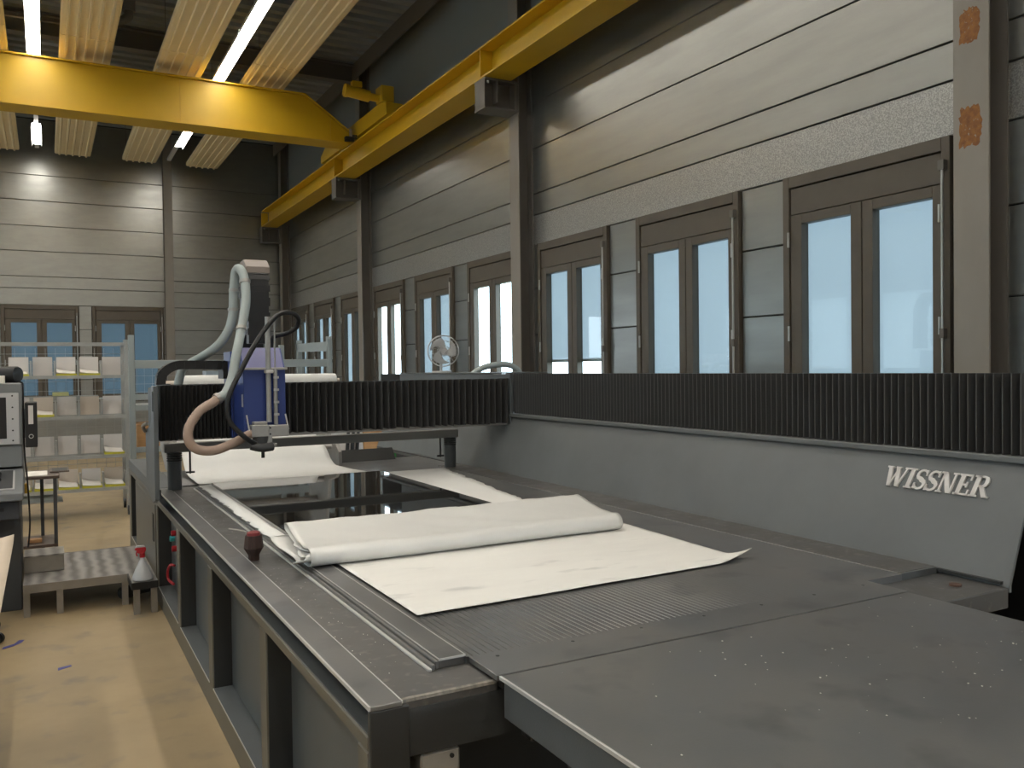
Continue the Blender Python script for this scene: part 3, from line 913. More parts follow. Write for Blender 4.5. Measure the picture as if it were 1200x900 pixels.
# ------------------------------------------------------------------ gantry
gt = thing('gantry', 'travelling gantry with black bellows and blue spindle head', 'gantry', (1.9, 6.2, 0.75))
gx0, gx1, gz0, gz1 = 0.632, 3.235, 1.215, 1.562
B(0.62, 3.26, 6.06, 6.40, 1.235, 1.545).build('cross_beam', M_MACHDK, gt, bev=0.004)
pleats(0.64, 1.15, 0.026, 6.0, 0.035, gz0 - 0.012, gz1, 'x', 0.006).build('bellow', M_BELLOW, gt, solid=0.003)
ridge_highlights(pleats(1.36, 3.235, 0.0525, 5.995, 0.045, gz0, gz1 + 0.004, 'x', 0.006).build('bellow', M_BELLOW, gt, solid=0.003), 'x', 0.0022)
for xx0, xx1 in ((0.64, 1.15), (1.36, 3.235)):
    B(xx0, xx1, 6.03, 6.06, gz1 - 0.004, gz1 + 0.006).build('bellow_top_rail', M_MACHINE, gt)
B(0.64, 3.235, 6.045, 6.07, 1.195, 1.232).build('bottom_rail', M_ALU, gt)
# left leg plate hanging outside the table
lp = MB().prism([(5.875, 0.835), (6.02, 0.80), (6.40, 0.865), (6.40, 1.255), (6.10, 1.30), (6.02, 1.35), (6.0, 1.562), (5.875, 1.562)][::-1], 0, 0.60, 0.628)
lp = lp.build('leg_plate', M_MACHINE, gt, bev=0.003)
B(0.592, 0.60, 5.885, 5.93, 1.40, 1.53).build('latch', M_MACHINE, lp, bev=0.003)
MB().tube(catmull([(0.59, 6.30, 1.25), (0.57, 6.25, 1.29), (0.59, 6.18, 1.31)], 4), 0.012, 8).build('handle', M_ALU, lp, smooth=True)
B(0.629, 0.66, 6.10, 6.38, 0.828, 0.87).build('guide_shoe', M_MACHDK, gt)
# right carriage riding on the guide beam
B(3.236, 3.262, 5.99, 6.06, 1.195, 1.606).build('end_plate', M_MACHINE, gt, bev=0.002)
B(3.245, 3.335, 6.06, 8.42, 1.295, 1.602).build('carriage', M_MACHINE, gt, bev=0.004)
B(3.24, 3.78, 6.3, 8.42, 1.603, 1.612).build('carriage_cover', M_MACHINE, gt, bev=0.002)
# spindle head
hx0, hx1 = 1.117, 1.385
hp = [(5.665, 1.24), (5.665, 1.665), (5.775, 1.80), (6.0, 1.80), (6.0, 1.24)]
hd = MB().prism(hp[::-1], 0, hx0, hx1).build('spindle_housing', M_BLUE, gt, bev=0.004)
MB().prism([(5.662, 1.668), (5.772, 1.803), (5.776, 1.800), (5.667, 1.664)], 0, hx0 + 0.005, hx1 - 0.012).build('lit_slope', M_BLUETOP, hd)  # light on the housing's upward slope put in as a paler sheet
B(1.10, 1.40, 6.0, 6.25, 1.20, 1.785).build('spindle_slide', M_BLUE, gt, bev=0.004)
MB().tube([(hx0 - 0.001, 5.70, 1.42), (hx0 - 0.001, 5.70, 1.50)], 0.006, 6).build('label_strip', M_LOGO, hd)
MB().cyl((1.267, 5.628, 1.32), (1.267, 5.628, 2.0), 0.0165, 14).build('guide_rod', M_ALU, gt, smooth=True)
MB().cyl((1.318, 5.66, 1.66), (1.318, 5.66, 1.98), 0.005, 8).build('thin_rod', M_ALU, gt, smooth=True)
ac = MB().cyl((1.312, 5.632, 1.30), (1.312, 5.632, 1.665), 0.0135, 12).build('actuator', M_ALU, gt, smooth=True)
for z in (1.36, 1.44, 1.52, 1.60):
    B(1.296, 1.33, 5.612, 5.622, z, z + 0.015).build('actuator_clip', M_HINGE, ac)
B(1.10, 1.39, 5.625, 5.650, 1.657, 1.672).build('cross_bracket', M_ALU, gt, bev=0.002)
B(1.245, 1.295, 5.60, 5.655, 1.635, 1.655).build('rod_clamp', M_LOGO, gt, bev=0.003)
ho = B(1.148, 1.255, 5.585, 5.66, 1.228, 1.305).box(1.2555, 1.383, 5.58, 5.66, 1.228, 1.300).build('hood_block', M_ALU, gt, bev=0.004)
for z in (1.245, 1.285):
    MB().cyl((1.262, 5.579, z), (1.262, 5.574, z), 0.006, 8).build('bolt', M_BLACK, ho)
B(1.165, 1.25, 5.60, 5.67, 1.305, 1.325).build('hood_cap', M_ALU, ho, bev=0.003)
for x, dx in ((1.135, -0.015), (1.385, -0.02)):
    MB().tube([(x, 5.60, 1.27), (x + dx, 5.60, 1.37)], 0.005, 6).build('wire_hook', M_LOGO, ho)
MB().cyl((1.215, 5.63, 1.165), (1.215, 5.63, 1.23), 0.055, 18).build('suction_hood', M_CONSDK, gt, smooth=True)
MB().prism([(1.245, 1.20), (1.255, 1.235), (1.275, 1.235), (1.275, 1.185), (1.305, 1.185), (1.305, 1.165), (1.262, 1.15), (1.22, 1.15)], 1, 5.58, 5.66).build('hood_bracket', M_ALU, gt, bev=0.003)
MB().tube(catmull([(1.135, 5.56, 1.178), (1.20, 5.55, 1.162), (1.27, 5.57, 1.165)], 4), 0.028, 10).build('suction_elbow', M_CONSDK, gt, smooth=True)
MB().cyl((1.225, 5.63, 1.09), (1.225, 5.63, 1.17), 0.011, 12).build('cutter', M_MACHDK, gt, smooth=True)
# vertical energy chain
ch = MB().box(1.235, 1.375, 6.05, 6.13, 1.84, 1.90)
vc = ch.build('vertical_chain', M_BLACK, gt)
pts = catmull([(6.09, 1.90, 0), (6.085, 2.05, 0), (6.075, 2.2, 0), (6.08, 2.30, 0), (6.14, 2.375, 0), (6.24, 2.36, 0), (6.30, 2.25, 0), (6.31, 2.0, 0), (6.31, 1.75, 0)], 3)
for i in range(0, len(pts) - 2):
    a, b = pts[i], pts[i + 1]
    d = (b - a).normalized(); nn = Vector((-d.y, d.x, 0)) * 0.042
    q = [a - nn, b - nn * 0.93 + d * 0.006, b + nn * 0.93 + d * 0.006, a + nn]
    w = 0.0 if i % 2 else 0.009
    MB().prism([(p.x, p.y) for p in q], 0, 1.236 - w, 1.372 + w).build('chain_link', M_BLACK, vc)
MB().prism([(6.045, 2.325), (6.05, 2.37), (6.13, 2.425), (6.25, 2.415), (6.26, 2.37), (6.14, 2.38), (6.08, 2.32)], 0, 1.222, 1.385).build('chain_end_cap', mat('chain_cap_beige', (0.24, 0.20, 0.18), 0.5), vc, bev=0.003)
# horizontal energy chain on top of the gantry
pts = catmull([(0.68, 1.565, 0), (0.69, 1.63, 0), (0.735, 1.675, 0), (0.80, 1.697, 0), (0.90, 1.697, 0), (1.0, 1.696, 0), (1.115, 1.695, 0)], 3)
hc = B(0.66, 0.74, 6.17, 6.29, 1.545, 1.57).build('horizontal_chain', M_BLACK, gt)
for i in range(len(pts) - 1):
    a, b = pts[i], pts[i + 1]
    d = (b - a).normalized(); nn = Vector((-d.y, d.x, 0)) * 0.030
    q = [a - nn, b - nn * 0.95 + d * 0.003, b + nn * 0.95 + d * 0.003, a + nn]
    w = 0.0 if i % 2 else 0.003
    MB().prism([(p.x, p.y) for p in q][::-1], 1, 6.17 - w, 6.29 + w).build('chain_link', M_BLACK, hc)
B(1.07, 1.12, 6.10, 6.30, 1.60, 1.72).build('chain_bracket', M_BLACK, gt)
# hoses
GA = [(0.994, 5.58, 1.518), (1.04, 5.622, 1.613), (1.076, 5.664, 1.76), (1.132, 5.769, 1.928), (1.172, 5.822, 2.1), (1.18, 5.874, 2.246),
      (1.164, 5.927, 2.33), (1.147, 6.0, 2.325), (1.138, 6.031, 2.201), (1.128, 6.031, 2.039), (1.095, 6.031, 1.923), (1.034, 6.084, 1.826),
      (0.966, 6.25, 1.759), (0.914, 6.38, 1.719), (0.854, 6.47, 1.66), (0.82, 6.48, 1.52)]
hs = MB().tube(catmull([(0.942, 5.58, 1.482)] + GA, 6), 0.030, 12).build('grey_hose', M_HOSE, gt, smooth=True)
for p, q in (((1.128, 5.76, 1.915), (1.133, 5.772, 1.935)), ((1.179, 5.87, 2.235), (1.179, 5.876, 2.257)), ((1.131, 6.031, 2.06), (1.131, 6.031, 2.08)),
             ((1.139, 6.031, 2.19), (1.139, 6.031, 2.21))):
    MB().cyl(p, q, 0.036, 14).build('hose_clamp', M_ALU, hs, smooth=True)
MB().tube(catmull([(0.942, 5.58, 1.482), (0.913, 5.559, 1.460), (0.828, 5.538, 1.408), (0.764, 5.517, 1.317), (0.756, 5.507, 1.241), (0.799, 5.507, 1.181),
                   (0.899, 5.507, 1.165), (1.017, 5.538, 1.199), (1.115, 5.602, 1.237), (1.152, 5.62, 1.25)], 6), 0.029, 12).build('tan_hose', M_TANHOSE, gt, smooth=True)
MB().cyl((0.932, 5.574, 1.476), (0.950, 5.582, 1.487), 0.036, 14).build('hose_clamp', M_ALU, gt, smooth=True)
MB().tube(catmull([(1.347, 5.9, 1.79), (1.36, 5.874, 1.875), (1.419, 5.769, 1.897), (1.475, 5.717, 1.935), (1.479, 5.664, 1.989), (1.422, 5.612, 2.024), (1.332, 5.559, 2.014),
                   (1.253, 5.528, 1.946), (1.156, 5.507, 1.81), (1.07, 5.507, 1.65), (1.004, 5.497, 1.519), (0.982, 5.497, 1.425), (1.001, 5.497, 1.335),
                   (1.061, 5.497, 1.263), (1.117, 5.517, 1.215), (1.168, 5.56, 1.187)], 6), 0.0155, 10).build('black_cable', M_RUBBER, gt, smooth=True)
MB().tube(catmull([(3.328, 6.923, 1.56), (3.379, 6.923, 1.609), (3.466, 6.923, 1.654), (3.57, 6.923, 1.676), (3.692, 6.923, 1.682), (3.781, 6.923, 1.658), (3.84, 6.923, 1.59), (3.85, 6.923, 1.4)], 6),
          0.027, 12).build('arched_hose', M_HOSE, gt, smooth=True)

# ------------------------------------------------------------------ extension table in the foreground
et = thing('extension_table', 'large dark steel extension table in the foreground with bright edges', 'table', (1.85, 1.1, 0))
tp = B(1.032, 2.655, 0.25, 1.985, 0.832, 0.8425).build('table_top', M_STEEL, et, bev=0.001)
B(1.0290, 1.0355, 0.25, 1.985, 0.834, 0.8432).build('left_edge', M_EDGE, tp)
B(1.037, 1.05, 0.27, 1.975, 0.735, 0.831).build('apron', M_MACHINE, et, bev=0.002)
B(2.635, 2.648, 0.27, 1.975, 0.735, 0.831).build('apron', M_MACHINE, et, bev=0.002)
B(1.05, 2.635, 0.27, 0.285, 0.735, 0.831).build('apron', M_MACHINE, et, bev=0.002)
B(1.075, 1.10, 1.90, 1.955, 0.69, 0.831).build('edge_bracket', M_MACHDK, et, bev=0.003)
for x in (1.12, 2.58):
    for y in (0.36, 1.72):
        B(x - 0.03, x + 0.03, y - 0.03, y + 0.03, 0.0, 0.831).build('leg', M_MACHDK, et)
cr = MB()
rnd = random.Random(5)
for k in range(95):
    if rnd.random() < 0.7:
        x, y = rnd.uniform(1.5, 2.6), rnd.gauss(1.55, 0.25)
    else:
        x, y = rnd.uniform(1.1, 2.6), rnd.uniform(0.9, 1.95)
    if not (0.4 < y < 1.95):
        continue
    s = rnd.uniform(0.0004, 0.0016)
    cr.box(x - s, x + s, y - s * 1.3, y + s * 1.3, 0.8427, 0.8427 + s * 0.9)
tag(cr.build('crumbs', M_CRUMB), 'tiny white crumbs scattered over the foreground table', 'crumbs', kind='stuff')
cr = MB()
for k in range(90):
    y = rnd.uniform(2.2, 6.2)
    x = rnd.choice([rnd.gauss(0.79, 0.03), rnd.uniform(0.775, 0.895)])
    if not (0.77 < x < 0.90):
        continue
    s = rnd.uniform(0.0005, 0.0013)
    cr.box(x - s, x + s, y - s * 1.4, y + s * 1.4, 0.8205, 0.8205 + s)
tag(cr.build('crumbs', M_CRUMB), 'pale stone dust crumbs along the left deck of the machine', 'crumbs', kind='stuff')

# ------------------------------------------------------------------ sheets, stone, wrap on the table
ZT = 0.8475


def sheet(name, x0, x1, y0, y1, nx, ny, fz, jag=0.0):
    rows = []
    for j in range(ny + 1):
        r = []
        for i in range(nx + 1):
            u, v = i / nx, j / ny
            x, y = x0 + (x1 - x0) * u, y0 + (y1 - y0) * v
            if jag and i in (0, nx):
                x += random.uniform(-jag, jag)
            r.append((x, y, ZT + fz(u, v, x, y)))
        rows.append(r)
    return MB().grid(rows)


def fz(u, v, x, y):
    d = math.hypot(2.525 - x, y - 2.595)
    return 0.0006 + 0.0012 * max(0, math.sin(9 * x + 4 * y)) + 0.034 * max(0, 1 - d / 0.15) ** 1.6


mb = sheet('backing_sheet', 1.048, 2.525, 2.595, 3.70, 64, 44, fz)
nv = []
for (x, y, z) in mb.v:
    d = math.hypot(2.525 - x, y - 2.595)
    k = max(0, 1 - d / 0.15) ** 1.6
    sk = (x - 1.048) / 1.477
    nv.append((x + 0.055 * k + 0.06 * sk * (y - 2.595), y + 0.025 * k + 0.05 * sk * max(0, 1 - (y - 2.595) / 0.5), z))
mb.v = nv
tag(mb.build('backing_sheet', M_SHEET, solid=0.0012, smooth=True), 'flat off-white backing sheet with grey streaks and one curled corner', 'sheet')


def fz2(u, v, x, y):
    return 0.0005 + 0.0016 * max(0, math.sin(11 * y + 5 * x))


mb = sheet('fleece_sheet', 0.935, 2.46, 3.75, 6.36, 30, 60, fz2, jag=0.012)
mb.v = [(x + (x - 0.945) / 1.515 * 0.155 * max(0, y - 4.05), y, z) for x, y, z in mb.v]
tag(mb.build('fleece_sheet', M_WHITE, solid=0.001, smooth=True), 'white fleece underlay showing around the black stone slab', 'sheet')
tag(B(1.01, 2.262, 3.85, 6.29, ZT + 0.0032, ZT + 0.0232).build('stone_slab', M_STONE, bev=0.0015), 'polished black stone slab lying on the machine table', 'slab')

# rolled-up wrap: flattened spiral, extruded across the table
prof = [(3.93, 0.003), (3.8, 0.002), (3.6, 0.001), (3.48, 0.001), (3.44, 0.004), (3.415, 0.018), (3.408, 0.038), (3.420, 0.060), (3.452, 0.073), (3.49, 0.071), (3.54, 0.064), (3.64, 0.067),
        (3.76, 0.078), (3.88, 0.091), (3.935, 0.094), (3.962, 0.084), (3.955, 0.068), (3.91, 0.060), (3.80, 0.056), (3.68, 0.050), (3.56, 0.046), (3.49, 0.052), (3.452, 0.052), (3.436, 0.036),
        (3.447, 0.020), (3.50, 0.012), (3.60, 0.013), (3.76, 0.018), (3.88, 0.026), (3.925, 0.038), (3.90, 0.046), (3.8, 0.040), (3.65, 0.032), (3.52, 0.034), (3.47, 0.038)]
P2 = catmull([(a, b, 0) for a, b in prof], 3)
rows = []
NX = 60
for i in range(NX + 1):
    u = i / NX
    row = []
    for j, p in enumerate(P2):
        q = j / len(P2)
        xl = 0.925 + 0.06 * max(0, (p.x - 3.5)) + (0.02 * math.sin(7 * q * 6.28) if q > 0.55 else 0.0) - (0.05 if 0.68 < q < 0.86 else 0)
        xr = 2.455 + 0.16 * (p.x - 3.41)
        x = xl + (xr - xl) * u
        wr_ = 0.0014 * math.sin(13 * x + 25 * p.x) + 0.0012 * math.sin(31 * x - 9 * p.x) + 0.0008 * math.sin(57 * x + 40 * p.x)
        wr_ += 0.004 * math.sin(22 * (x + 1.4 * p.x)) * math.exp(-((x - 1.75) / 0.22) ** 2)
        z = p.y * (1.0 + 0.03 * math.sin(2.3 * x + 1)) + (wr_ if 0.24 < q < 0.42 else 0)
        dy = 0.004 * math.sin(3.1 * x) + 0.003 * math.sin(7.0 * x + 1)
        row.append((x, p.x + dy, 0.8525 + 0.020 * max(0, min(1, (p.x - 3.80) / 0.08)) * (1 if q < 0.1 else 0.35) + max(0.0, z)))
    rows.append(row)
tag(MB().grid(rows).build('folded_wrap', M_WRAP, solid=0.0025, smooth=True), 'thick white wrap folded into a flat roll across the machine table', 'wrap')

# film dispenser at the rear of the table
fd = thing('film_dispenser', 'film dispenser with grey end plates and white roll behind the gantry', 'dispenser', (1.65, 7.6, 0.83))
for x in (0.875, 2.19):
    MB().prism([(7.15, 0.829), (7.75, 0.829), (8.1, 1.0), (8.1, 1.50), (7.6, 1.50), (7.45, 1.06), (7.25, 1.02), (7.15, 0.95)], 0, x, x + 0.03).build('end_plate', M_ALU, fd, bev=0.003)
MB().cyl((0.905, 7.36, 0.985), (2.19, 7.36, 0.985), 0.022, 14).build('front_roller', M_LOGO, fd, smooth=True)
MB().cyl((0.905, 7.62, 1.06), (2.19, 7.62, 1.06), 0.035, 14).build('rear_roller', M_ALU, fd, smooth=True)
MB().cyl((0.905, 7.85, 1.28), (2.19, 7.85, 1.28), 0.03, 14).build('roll_shaft', M_ALU, fd, smooth=True)
pf = catmull([(6.385, 0.8505, 0), (6.7, 0.8515, 0), (6.98, 0.860, 0), (7.12, 0.895, 0), (7.22, 0.955, 0), (7.33, 1.0085, 0), (7.42, 1.014, 0), (7.52, 1.035, 0), (7.60, 1.098, 0), (7.66, 1.08, 0)], 4)
rows = []
for i in range(25):
    u = i / 24
    rows.append([(0.945 + (2.215 - 0.10 * min(1, (p.x - 6.385) / 0.6) - 0.945) * u, p.x, p.y + 0.002 * math.sin(9 * u + 20 * p.x)) for p in pf])
tag(MB().grid(rows).build('film_sheet', M_WHITE, solid=0.0012, smooth=True), 'white film sheet hanging over the rollers behind the slab', 'sheet')
t = thing('film_roll', 'long white film roll just visible above the black bellows', 'roll', (1.7, 7.9, 1.50))
MB().cyl((0.98, 7.85, 1.565), (2.39, 7.85, 1.565), 0.055, 20).build('roll', M_WHITE, t, smooth=True, bev=0.015, segs=2)
MB().cyl((0.90, 7.85, 1.555), (2.42, 7.85, 1.555), 0.02, 12).build('core', M_CARDB, t, smooth=True)

# ------------------------------------------------------------------ small things on the machine
t = thing('dust_brush', 'dark red-brown bristle brush standing on the left deck', 'brush', (0.79, 3.85, 0.8205))
MB().tube([(0.79, 3.85, 0.8207), (0.79, 3.85, 0.842), (0.79, 3.85, 0.845), (0.79, 3.85, 0.875), (0.79, 3.85, 0.93)], [0.024, 0.024, 0.025, 0.043, 0.036], 8).build('bristles', M_BRISTLE, t)
MB().tube([(0.79, 3.85, 0.93), (0.79, 3.85, 0.942), (0.79, 3.85, 0.948)], [0.030, 0.028, 0.016], 12).build('red_back', M_DKRED, t, smooth=True)
MB().cyl((0.765, 3.87, 0.945), (0.70, 3.93, 0.955), 0.003, 6).build('wire', M_ALU, t)

fan = thing('desk_fan', 'small round desk fan standing on the rear carriage cover', 'fan', (3.60, 8.10, 1.612))
c = Vector((3.60, 8.10, 1.833))
MB().cyl((3.60, 8.14, 1.612), (3.60, 8.14, 1.628), 0.10, 24).build('base', M_LOGO, fan, smooth=True)
MB().cyl((3.60, 8.16, 1.628), (3.60, 8.16, 1.80), 0.014, 10).build('stem', M_CONSLT, fan, smooth=True)
d = Vector((-0.40, -0.9165, 0)).normalized()
sx = Vector((d.y, -d.x, 0))
mo = MB().cyl(tuple(c + d * -0.10), tuple(c + d * -0.01), 0.045, 16).build('motor', M_CONSLT, fan, smooth=True)
cg = MB()
for rr, off in ((0.158, 0.0), (0.155, 0.035), (0.155, -0.035), (0.105, 0.05), (0.055, 0.055)):
    cg.tube([tuple(c + d * off + (sx * math.cos(a * math.pi / 18) + Vector((0, 0, 1)) * math.sin(a * math.pi / 18)) * rr) for a in range(37)], 0.003 if off else 0.006, 5, False)
for k in range(24):
    a = 2 * math.pi * k / 24
    e = sx * math.cos(a) + Vector((0, 0, 1)) * math.sin(a)
    cg.tube([tuple(c + d * 0.055 + e * 0.03), tuple(c + d * 0.05 + e * 0.105), tuple(c + e * 0.158)], 0.0014, 4, False)
cg.build('cage', M_CONSLT, fan)
for k in range(3):
    bl = MB()
    rows = []
    for i in range(7):
        r = 0.03 + 0.105 * i / 6
        row = []
        for j in range(7):
            a = math.radians(90 + 120 * k - 8 * i + (j / 6 - 0.5) * (62 + 3.5 * i))
            row.append(tuple(c + (sx * math.cos(a) + Vector((0, 0, 1)) * math.sin(a)) * r + d * (0.014 * (j / 3 - 1))))
        rows.append(row)
    bl.grid(rows).build('blade', M_CONSLT, fan, solid=0.002, smooth=True)
MB().cyl(tuple(c + d * -0.01), tuple(c + d * 0.03), 0.03, 16).build('hub', M_CONSLT, fan, smooth=True)

# ------------------------------------------------------------------ control console
cs = thing('control_console', 'grey machine control console with white screen panel at left', 'console', (-0.46, 7.2, 0))
B(-0.75, -0.17, 6.90, 7.45, 0.0, 0.66).build('base_cabinet', M_CONSDK, cs, bev=0.006)
B(-0.75, -0.145, 6.88, 7.45, 1.155, 1.585).build('monitor_cabinet', M_CONS, cs, bev=0.006)
B(-0.745, -0.165, 6.873, 6.882, 1.165, 1.52).build('white_bezel', M_CONSLT, cs, bev=0.002)
B(-0.70, -0.24, 6.868, 6.874, 1.205, 1.49).build('screen', M_BLACK, cs, bev=0.002)
for z in (1.19, 1.26, 1.34, 1.42, 1.50):
    MB().cyl((-0.203, 6.874, z), (-0.203, 6.869, z), 0.006, 8).build('screw', M_BLACK, cs)
B(-0.75, -0.15, 6.89, 7.45, 1.005, 1.152).build('lower_cabinet', M_CONS, cs, bev=0.005)
kb = MB().prism([(6.62, 0.80), (6.62, 0.855), (6.90, 0.99), (7.4, 0.99), (7.4, 0.80)][::-1], 0, -0.76, -0.145).build('keyboard_desk', M_CONS, cs, bev=0.006)
sp = (0.99 - 0.855) / 0.28
q0 = [(-0.70, 6.66, 0.855 + 0.04 * sp + 0.002), (-0.195, 6.66, 0.855 + 0.04 * sp + 0.002), (-0.195, 6.87, 0.855 + 0.25 * sp + 0.002), (-0.70, 6.87, 0.855 + 0.25 * sp + 0.002)]
MB().hexa(q0, [(x, y, z + 0.006) for x, y, z in q0]).build('pad_border', M_CONSLT, kb)
q1 = [(-0.70, 6.665, 0.855 + 0.045 * sp + 0.008), (-0.207, 6.665, 0.855 + 0.045 * sp + 0.008), (-0.207, 6.865, 0.855 + 0.245 * sp + 0.008), (-0.70, 6.865, 0.855 + 0.245 * sp + 0.008)]
MB().hexa(q1, [(x, y, z + 0.004) for x, y, z in q1]).build('dark_pad', M_CONSDK, kb)
q2 = [(-0.36, 6.73, 0.855 + 0.11 * sp + 0.012), (-0.275, 6.73, 0.855 + 0.11 * sp + 0.012), (-0.275, 6.81, 0.855 + 0.19 * sp + 0.012), (-0.36, 6.81, 0.855 + 0.19 * sp + 0.012)]
MB().hexa(q2, [(x, y, z + 0.03) for x, y, z in q2]).build('trackball', M_BLACK, kb, bev=0.008)
dr = B(-0.74, -0.17, 6.68, 7.4, 0.67, 0.79).build('drawer', M_CONSDK, cs, bev=0.005)
B(-0.34, -0.26, 6.672, 6.68, 0.73, 0.755).build('pull', M_BLACK, dr)
B(-0.145, -0.125, 7.0, 7.06, 0.80, 0.87).build('cable_clip', mat('ochre_clip', (0.45, 0.27, 0.03), 0.5), cs, bev=0.004)
MB().tube(catmull([(-0.16, 6.95, 1.597), (-0.139, 6.96, 1.58), (-0.138, 6.95, 1.5), (-0.138, 6.95, 1.12), (-0.125, 6.97, 0.9), (-0.115, 6.98, 0.6), (-0.13, 6.98, 0.42)], 5),
          0.006, 8).build('cable', M_RUBBER, cs, smooth=True)
t = thing('ring_binder', 'black ring binder with white spine label beside the console', 'binder', (-0.10, 6.97, 1.138))
B(-0.148, -0.128, 6.99, 7.10, 1.20, 1.40).build('holder', M_CONS, t)
B(-0.129, -0.055, 6.86, 7.12, 1.138, 1.45).build('cover', M_BLACK, t, bev=0.004)
B(-0.108, -0.078, 6.857, 6.861, 1.30, 1.43).build('spine_label', M_LOGO, t)
tr_ = MB()
tr_.tube([(-0.093 + 0.013 * math.cos(a * math.pi / 10), 6.857, 1.215 + 0.013 * math.sin(a * math.pi / 10)) for a in range(21)], 0.003, 6, False)
tr_.build('finger_ring', M_HINGE, t)
tag(MB().tube([(-0.42, 7.10, 1.647), (-0.27, 7.03, 1.647), (-0.265, 7.028, 1.647), (-0.225, 7.01, 1.647), (-0.172, 6.985, 1.647), (-0.165, 6.98, 1.647)],
              [0.05, 0.052, 0.058, 0.058, 0.058, 0.052], 18).build('camera_lens', M_BLACK, smooth=True), 'black cylindrical device lying on top of the console', 'device')
tag(B(-0.345, -0.245, 6.88, 6.94, 1.586, 1.64).build('card_box', M_PAPER, bev=0.003), 'small cream box on the console beside the black device', 'box')

# office chair in front of the console: only a castor and a strip of seat show
oc = thing('office_chair', 'office chair with blue seat mostly hidden by the beige sheet', 'chair', (-0.55, 6.25, 0))
B(-0.78, -0.23, 6.0, 6.5, 0.50, 0.57).build('seat', M_CHAIRB, oc, bev=0.03, segs=3)
MB().cyl((-0.55, 6.25, 0.10), (-0.55, 6.25, 0.50), 0.025, 12).build('gas_lift', M_BLACK, oc, smooth=True)
for k in range(5):
    a = math.radians(42 + 72 * k)
    e = Vector((math.cos(a), math.sin(a), 0))
    p = Vector((-0.55, 6.25, 0.10))
    lg = MB().tube([tuple(p), tuple(p + e * 0.30 + Vector((0, 0, -0.012)))], [0.026, 0.016], 8).build('leg', M_BLACK, oc, smooth=True)
    w = p + e * 0.30
    n2 = Vector((-e.y, e.x, 0))
    for s in (-1, 1):
        cc = Vector((w.x, w.y, 0.033)) + n2 * 0.018 * s
        MB().cyl(tuple(cc - n2 * 0.010), tuple(cc + n2 * 0.010), 0.032, 16).build('castor', M_BLACK, lg, smooth=True)

# trolley with beige sheet, left foreground
tl = thing('sheet_trolley', 'low trolley frame under the beige sheet at the left edge', 'trolley', (-0.6, 3.9, 0))
B(-1.0, -0.175, 2.95, 4.86, 0.80, 0.835).build('top', M_MACHINE, tl, bev=0.003)
B(-0.174, -0.165, 2.95, 4.86, 0.79, 0.834).build('edge_profile', M_RACK, tl)
for x in (-0.95, -0.45):
    for y in (3.0, 4.8):
        B(x - 0.02, x + 0.02, y - 0.02, y + 0.02, 0, 0.80).build('leg', M_MACHDK, tl)
rows = []
for j in range(21):
    y = 2.90 + (4.90 - 2.90) * j / 20
    rows.append([(x, y, 0.8365 + 0.001 * math.sin(7 * y + 3 * x) + (0.02 * max(0, 1 - math.hypot(x + 0.15, y - 4.9) / 0.15) ** 2)) for x in
                 [-0.95 + 0.80 * i / 16 for i in range(17)]])
tag(MB().grid(rows).build('beige_sheet', M_BEIGE, solid=0.0015, smooth=True), 'beige paper sheet lying on the trolley at the left edge', 'sheet')

# ------------------------------------------------------------------ walking platform
pf_ = thing('work_platform', 'low steel tread platform between console and machine', 'platform', (0.25, 7.1, 0))
B(-0.16, 0.655, 6.66, 7.70, 0.205, 0.22).build('tread_deck', M_PLATFORM, pf_)
B(-0.16, 0.49, 6.648, 6.66, 0.165, 0.222).build('front_rail', M_STEP, pf_)
B(-0.16, 0.655, 7.70, 7.712, 0.165, 0.222).build('back_rail', M_STEP, pf_)
B(0.49, 0.655, 6.34, 6.66, 0.205, 0.22).build('tread_deck', M_PLATFORM, pf_)
B(0.485, 0.492, 6.335, 6.66, 0.175, 0.222).build('front_rail', M_MACHDK, pf_)
B(0.49, 0.655, 6.328, 6.34, 0.175, 0.222).build('front_rail', M_BLACK, pf_)
for x, y in ((-0.14, 6.68), (0.06, 6.68), (0.47, 6.68), (0.52, 6.37), (-0.14, 7.67), (0.63, 7.67), (0.63, 6.37)):
    B(x - 0.02, x + 0.02, y - 0.02, y + 0.02, 0, 0.205).build('leg', M_STEP, pf_)
st = thing('step_box', 'small steel step box standing on the tread platform', 'step', (-0.05, 7.15, 0.22))
B(-0.16, 0.095, 7.04, 7.32, 0.222, 0.335).build('body', M_STEP, st, bev=0.003)
B(-0.16, 0.098, 7.035, 7.325, 0.335, 0.345).build('tread', M_PLATFORM, st, bev=0.002)

sb = thing('spray_bottle', 'white spray bottle with red trigger on the platform corner', 'bottle', (0.565, 6.42, 0.222))
MB().tube([(0.565, 6.42, z) for z in (0.222, 0.228, 0.245, 0.30, 0.345, 0.36, 0.375)], [0.062, 0.068, 0.066, 0.045, 0.022, 0.015, 0.014], 20).build('body', M_BOTTLE, sb, smooth=True)
MB().cyl((0.565, 6.42, 0.375), (0.565, 6.42, 0.405), 0.018, 14).build('collar', M_RED, sb, smooth=True)
MB().prism([(0.535, 0.405), (0.58, 0.405), (0.59, 0.43), (0.585, 0.445), (0.525, 0.445), (0.515, 0.43), (0.53, 0.425)], 1, 6.405, 6.435).build('trigger_head', M_RED, sb, bev=0.003)
MB().prism([(0.52, 0.445), (0.585, 0.445), (0.578, 0.456), (0.53, 0.458)], 1, 6.407, 6.433).build('white_cap', M_BOTTLE, sb, bev=0.003)
MB().tube([(0.535, 6.42, 0.425), (0.527, 6.42, 0.405), (0.532, 6.42, 0.385)], 0.005, 6).build('trigger', M_RED, sb)

